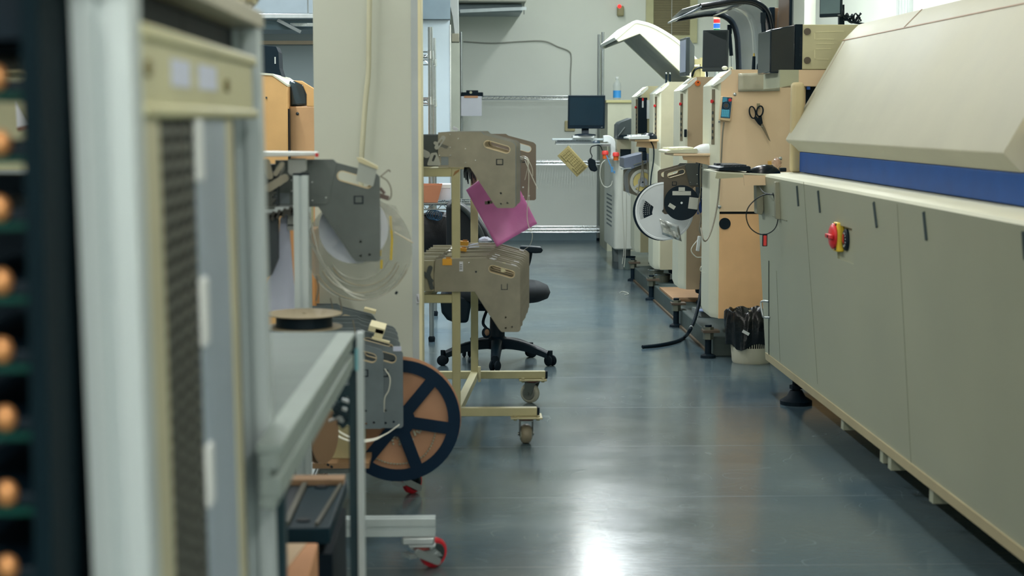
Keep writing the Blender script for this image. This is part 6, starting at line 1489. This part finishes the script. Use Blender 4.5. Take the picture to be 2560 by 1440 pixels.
for x, y in ((-.27, 3.14), (-.44, 3.14), (-.27, 3.48), (-.44, 3.48)):
    MB().box(x - .008, x + .008, y - .008, y + .008, .10, zt_ - .03).build('leg', ALU if y < 3.2 and x > -.3 else BLACKM, bt_)
MB().box(-.46, -.235, 3.13, 3.51, .10, .36).build('dark_body', BLACKM, bt_)
kb_ = thing('kraft_carton', 'plain orange brown cardboard carton under the near end of the steel table', 'box', (-.35, 2.85, .1))
zk = Z(1357, 3.05)
MB().prism([(-.62, 2.55), (X(768, 2.75, 1440) - .002, 2.55), (X(795, 3.06, 1357), 3.06), (-.62, 3.06)], .10, zk, 'xy').build('carton', mat('orange kraft', (206, 152, 112), .8), kb_, .003)
MB().prism([(-.60, 2.8), (-.30, 2.8), (-.275, 3.05), (-.60, 3.05)], zk + .0005, zk + .002, 'xy').build('lid_flap', mat('pale kraft', (200, 176, 146), .8), kb_)
q = MB().bar((X(872, 3.3), 3.3, .0), (X(875, 3.3), 3.3, .30), .006, .004); tag(q.build('yellow_strip', YELLOW), 'thin yellow strip standing beside the table leg', 'strip')

# ================================================================ ALUMINIUM RACK IN THE FOREGROUND
rk = thing('profile_rack', 'blurred aluminium profile rack filling the left foreground', 'rack', (-.3, 1.8, 0))
XR = -.252
P = .045
def upr(x, y, z0, z1): return profile((x, y, z0), (x, y, z1), P, rk, 'upright')
upr(XR - P / 2, 1.35 + P / 2, 0, 1.262); upr(XR - P / 2, 2.20 + P / 2, 0, 1.262); upr(-.86, 1.37, 0, 1.262); upr(-.86, 2.22, 0, 1.262)
MB().box(-.88, XR + .002, 1.30, 2.26, 1.264, 1.285).build('top_plate', mat('grey top sheet', (176, 172, 150), .5), rk, .002)
MB().box(-.56, XR - .03, 1.40, 1.80, 1.20, 1.262).build('shade_box', BLACKM, rk, .003)  # black box added as the shade under the top plate
MB().box(XR - .04, XR - .03, 1.80, 2.19, 1.235, 1.262).build('inner_beam', BLACKM, rk, .003)  # coloured black to deepen the painted shade inside the rack
bs = MB().box(XR - .006, XR, 1.397, 2.13, 1.158, 1.222); bsr = bs.build('label_plate', mat('beige rack paint', (192, 190, 150), .5), rk, .002)
MB().box(XR - .02, XR + .004, 1.397, 2.15, 1.212, 1.226).build('plate_flange', mat('beige rack paint', (192, 190, 150), .5), rk, .004)
MB().box(XR - .02, XR + .004, 1.397, 2.15, 1.150, 1.162).build('plate_flange', mat('beige rack paint', (192, 190, 150), .5), rk, .004)
def yat(px): # depth on the plane X = XR seen at pixel column px
    lo_, hi_ = 1.2, 4.0
    for _ in range(40):
        m_ = (lo_ + hi_) / 2
        if A(px, 300, m_).x < XR: lo_ = m_
        else: hi_ = m_
    return lo_
# A(px).x at fixed px grows more negative with depth, so search the other way round
def yat(px): return XR / (A(px, 300, 1.0).x)
for a, b in ((426, 472), (494, 538)):
    y0, y1 = yat(a), yat(b); MB().box(XR, XR + .001, y0, y1, 1.178, 1.202).build('white_sticker', PAPERL, bsr)
for px, zz in ((364, 1.19), (562, 1.185)):
    MB().cyl((XR, yat(px), zz), (XR + .004, yat(px), zz), .007, n=14).build('screw', mat('dark brass screw', (120, 110, 70), .4, metal=.5), bsr)
# inner door: beige stiles, perforated panel, grey strip with white clips
BG = mat('beige stile paint', (182, 180, 150), .5)
ya_, yb_, yc_, yd_, ye_ = 1.397, yat(396), yat(486), yat(564), yat(580)
MB().box(XR - .012, XR - .001, ya_, yb_, .05, 1.15).build('door_stile', BG, rk, .003)
MB().box(XR - .012, XR - .001, yd_, ye_, .05, 1.15).build('door_stile', BG, rk, .003)
MB().box(XR - .014, XR - .002, yc_, yd_, .05, 1.15).build('grey_strip', mat('blue grey strip', (150, 166, 180), .45), rk, .002)
g = MB(); pz_ = .0152
ny = 4
for k in range(ny + 1):
    y = yb_ + (yc_ - yb_) * k / ny; g.box(XR - .006, XR - .003, y - .009, y + .009, .05, 1.15)
z = .06
while z < 1.15: g.box(XR - .0062, XR - .0028, yb_, yc_, z - .0036, z + .0036); z += pz_
g.build('perforated_panel', mat('dark mesh', (66, 70, 62), .6), rk)
MB().box(XR - .034, XR - .026, 1.40, 2.15, .05, 1.15).build('dark_backing', BLACKM, rk)
for (pa, pb) in ((692, 862), (1105, 1258), (300, 455)):
    yy = yat(492); z1, z0 = Z(pa, yy), Z(pb, yy); MB().box(XR - .004, XR + .002, yc_ - .006, yc_ + .030, z0, z1).build('white_clip', WHITEP, rk, .004)

rk.rotation_euler = (0, -.017, 0); rk.location.x += .0215
# board magazine: black racks of circuit boards left of the near upright
mg = thing('board_magazine', 'black magazine of circuit boards beside the aluminium rack, far left', 'magazine', (-.36, 1.45, 0))
MB().box(-.312, -.300, 1.30, 1.62, .02, 1.262).build('side_plate', mat('teal black rib', (2, 24, 32), .7, spec=.12), mg)
MB().box(-.312, -.299, 1.26, 1.31, .02, 1.262).build('front_rib', mat('teal black rib', (2, 24, 32), .7, spec=.12), mg)
MB().box(-.62, -.312, 1.30, 1.62, Z(100, 1.31), 1.262).build('top_block', BLACKM, mg)
MB().box(-.62, -.312, 1.60, 1.63, .02, Z(432, 1.6)).build('back_shade', BLACKM, mg)  # black sheet added to keep the lower magazine dark
MB().box(-.62, -.61, 1.30, 1.62, .02, 1.262).build('side_plate', mat('teal black rib', (2, 24, 32), .7, spec=.12), mg)
MB().box(-.61, -.312, 1.30, 1.62, .02, .06).build('base', BLACKM, mg)
def board(i, zc):
    t = thing('circuit_board', 'x', 'circuit board', (-.345, 1.45, zc), 'circuit boards in the black magazine')
    MB().box(-.40, -.3125, 1.315, 1.58, zc - .0125, zc - .002).build('carrier', BLACK, t, .002)
    MB().box(-.40, -.3125, 1.308, 1.58, zc - .0175, zc - .0125).build('board', PCB, t)
    MB().sphere((X(4, 1.32), 1.314, zc - .002), (.0085, .006, .010), 14, 10).build('copper_part', COPPER, t)
    return t
pys = [190, 350, 512, 693, 862, 1030, 1215, 1398]
b0_ = None
for i, py in enumerate(pys):
    z = Z(py, 1.32)
    if b0_ is None: b0_ = board(0, z); o = b0_; o.location = (-.345, 1.45, z)
    else: o = dup(b0_); o.location = (-.345 + random.uniform(-.002, .003), 1.45, z)
    o['label'] = 'green circuit board with a copper part in the black magazine, %s from the top' % ORD[i]
# extra upper boards' inner parts
for i, (py, px) in enumerate(((770, 130), (890, 128))):
    MB().sphere(A(px, py, 1.40), (.006, .006, .006), 12, 8).build('brown_capacitor', mat('brown part', (150, 110, 80), .4), mg)
# bright things seen through the magazine: foil duct, carton with bars, machine
fd = thing('foil_duct', 'crinkled silver foil duct crossing high behind the aluminium rack', 'duct', A(200, 60, 3.2))
ctr = spline([A(-150, 112, 3.0), A(0, 92, 3.0), A(90, 82, 3.0), A(200, 62, 3.05), A(330, 50, 3.1), A(440, 44, 3.2), A(530, 20, 3.3), A(600, -30, 3.35), A(640, -110, 3.4)], 10)
random.seed(21)
rg = []
for i, p in enumerate(ctr):
    d = (ctr[min(i + 1, len(ctr) - 1)] - ctr[max(i - 1, 0)]).normalized(); u = Vector((0, 1, 0)); w_ = d.cross(u).normalized()
    r0 = .040 + .004 * (i % 2)
    rg.append([p + (u * math.cos(2 * PI * j / 28) + w_ * math.sin(2 * PI * j / 28)) * (r0 + random.uniform(-.004, .004)) for j in range(28)])
MB().loft(rg).build('foil_sleeve', mat('crinkled foil', (196, 190, 160), .28, metal=.7, var=.2, vscale=60, bump=.3, bscale=90), fd, ang=12)
for px, py, y in ((60, 60, 3.0), (430, 20, 3.2)): a_ = A(px, py, y); MB().cyl((a_.x, y, a_.z), (a_.x, y, 3.2), .003, n=6).build('hanger_wire', GREY, fd)
ct = thing('carton', 'cream carton with black bars glimpsed through the magazine below the foil duct', 'box', A(70, 160, 3.4))
MB().box(X(-60, 3.4), X(150, 3.4), 3.4, 3.7, Z(185, 3.4), Z(120, 3.4)).build('box_body', mat('cream carton', (190, 180, 140), .7), ct, .002)
MB().box(X(52, 3.4), X(135, 3.4), 3.397, 3.4, Z(166, 3.4), Z(136, 3.4)).build('white_label', PAPERL, ct)
q = MB()
for k, (a, h) in enumerate(((52, 6), (66, 14), (76, 19), (87, 20))): q.box(X(a, 3.39), X(a + (3 if k == 0 else 5), 3.39), 3.394, 3.397, Z(159, 3.39), Z(159 - h, 3.39))
q.build('printed_bars', BLACK, ct)
sb = thing('parts_cabinet', 'pale cabinet with trays glimpsed through the magazine at far left', 'cabinet', (X(40, 3.6), 3.8, 0))
MB().box(-1.4, X(170, 3.75), 3.75, 4.3, 0, Z(186, 3.75)).build('cabinet_body', mat('pale cabinet', (196, 194, 160), .5), sb)
MB().box(-1.4, X(172, 3.74), 3.70, 3.75, Z(434, 3.72), Z(424, 3.72)).build('shelf_edge', ALU, sb)
q = MB().lathe([(.012, 0), (.0, .055)], A(56, 316, 3.72), (-.25, 0, 1), 20); q.build('glint_cone', mat('glint white', (235, 238, 250), .3), sb)  # cone added in the shape of a lamp reflection, coloured white
MB().lathe([(.013, -.006), (.013, .002), (.0, .002)], A(57, 318, 3.72), (-.25, 0, 1), 16).build('cone_base', mat('pinkish base', (150, 110, 90), .5), sb)
# post behind the rack
vp = MB().box(X(515, 3.9), X(545, 3.9), 3.9, 3.94, .0, Z(-40, 3.9)); tag(vp.build('support_post', mat('pale post', (200, 204, 200), .5)), 'pale vertical post glimpsed between the beams of the aluminium rack', 'post')
# upper grey ceiling-hung cabinet side behind the far upright

# ================================================================ PEACH MACHINE IN THE LEFT BAY
lm = thing('bay_machine', 'peach machine with a glossy curved window in the left bay behind the column', 'machine', (-.95, 9.0, 0))
Yl = 8.8
PL = mat('bay peach paint', (224, 178, 116), .5)
MB().prism([pz(560, 420, Yl), pz(560, 175, Yl), pz(680, 185, Yl), pz(718, 212, Yl), pz(720, 420, Yl)], Yl, Yl + .9).build('left_cabinet', PL, lm, .004)
MB().prism([pz(561, 174, Yl), pz(681, 184, Yl), pz(719, 211, Yl), pz(719, 216, Yl), pz(681, 189, Yl), pz(561, 180, Yl)], Yl - .004, Yl + .9).build('cabinet_top', CREAM, lm)
MB().box(X(560, Yl), X(720, Yl), Yl, Yl + .9, 0.1, Z(418, Yl)).build('lower_cabinet', PL, lm)
MB().box(X(721.5, Yl), X(826, Yl), Yl + .1, Yl + .9, .1, Z(266, Yl)).build('right_cabinet', mat('bay tan paint', (206, 164, 118), .5), lm, .004)
MB().box(X(718.5, Yl), X(723.5, Yl), Yl + .02, Yl + .2, .1, Z(272, Yl)).build('cabinet_gap', BLACK, lm)
MB().prism([pz(719, 265, Yl), pz(715, 200, Yl), pz(746, 203, Yl), pz(757, 220, Yl), pz(762, 245, Yl), pz(762, 262, Yl)], Yl + .15, Yl + .6).build('curved_window', mat('dark window', (40, 60, 70), .1), lm, .01)
MB().prism([pz(728, 200, Yl), pz(750, 201, Yl), pz(787, 224, Yl), pz(800, 235, Yl), pz(800, 268, Yl), pz(762, 266, Yl), pz(762, 235, Yl), pz(752, 212, Yl)], Yl + .10, Yl + .14).build('window_frame', PL, lm, .004)
c = A(739, 284, Yl); MB().sphere((c.x, Yl + .098, c.z), (.008, .005, .008), 12, 8).build('lock', DGREY, lm)
c = A(666, 244, Yl); MB().box(c.x - .004, c.x + .004, Yl - .006, Yl, c.z - .004, c.z + .004).build('catch', DGREY, lm)
dm_ = thing('dark_monitor', 'dark equipment housing standing on the peach machine of the left bay', 'monitor', A(690, 180, 9.2))
MB().prism(fillet([pz(640, 185, 9.2), pz(645, 112, 9.2), pz(690, 116, 9.2), pz(696, 130, 9.2), pz(698, 170, 9.2), pz(706, 195, 9.2)], .006), 9.2, 9.4).build('housing', BLACKM, dm_, .006)
MB().box(X(691, 9.2), X(694, 9.2), 9.195, 9.2, Z(160, 9.2), Z(143, 9.2)).build('status_light', LGREY, dm_)
# light fitting hung in the left bay
lf = thing('bay_light', 'long ribbed metal light fitting hanging in the left bay', 'lamp', A(720, 60, 11))
MB().bar(A(560, 41, 11), A(800, 41, 11), .08, .03).build('housing_rail', ALU, lf, .004)
MB().box(X(560, 11), X(800, 11), 11.05, 11.6, Z(74, 11), Z(52, 11)).build('reflector_tray', mat('teal shade metal', (70, 92, 100), .4, metal=.4), lf)
q = MB()
for k in range(30): q.cyl(A(726 + 2.4 * k, 58 , 11.0), A(728 + 2.4 * k, 66, 11.0), .004, n=6)
q.build('ribbed_duct', CHROME, lf); MB().bar(A(694, 50, 10.98), A(752, 80, 10.98), .02, .02).build('stay', GREY, lf)
for px in (600, 770): MB().cyl(A(px, 38, 11), (A(px, 38, 11).x, 11, 3.2), .005, n=8).build('hanger', GREY, lf)
# ================================================================ the setting's own descriptions
SETTING = {
    'floor': ('glossy blue grey resin floor of the aisle', 'floor'), 'ceiling': ('white ceiling above the workshop', 'ceiling'),
    'wall_back': ('pale painted wall closing the far end of the aisle', 'wall'), 'wall_right': ('pale wall behind the machine row on the right', 'wall'),
    'wall_left': ('pale outer wall of the left bay', 'wall'), 'wall_front': ('pale wall behind the viewpoint', 'wall'),
    'baseboard_back': ('blue grey skirting along the far wall', 'skirting'), 'wall_partition': ('grey partition wall at the back of the left bay', 'wall'),
    'trim_1': ('tan ledge across the grey partition wall', 'trim'), 'trim_2': ('grey blue bulkhead above the tan ledge in the left bay', 'trim'),
    'wall_column': ('broad off white column standing left of the aisle', 'column'), 'trim_3': ('blue grey corner guard on the front edge of the column', 'trim'),
    'trim_4': ('grey bulkhead above the glossy white partition panel', 'trim'), 'trim_5': ('shaded pale post beside the glossy white partition panel', 'trim'),
    'trim_6': ('added cream strip painting lamp light on the aisle side of the column', 'trim'), 'window_1': ('cream framed window with lowered taupe blind on the far wall', 'window')}
for n_, (lb_, ca_) in SETTING.items():
    o_ = bpy.data.objects.get(n_)
    if o_ is not None: tag(o_, lb_, ca_)
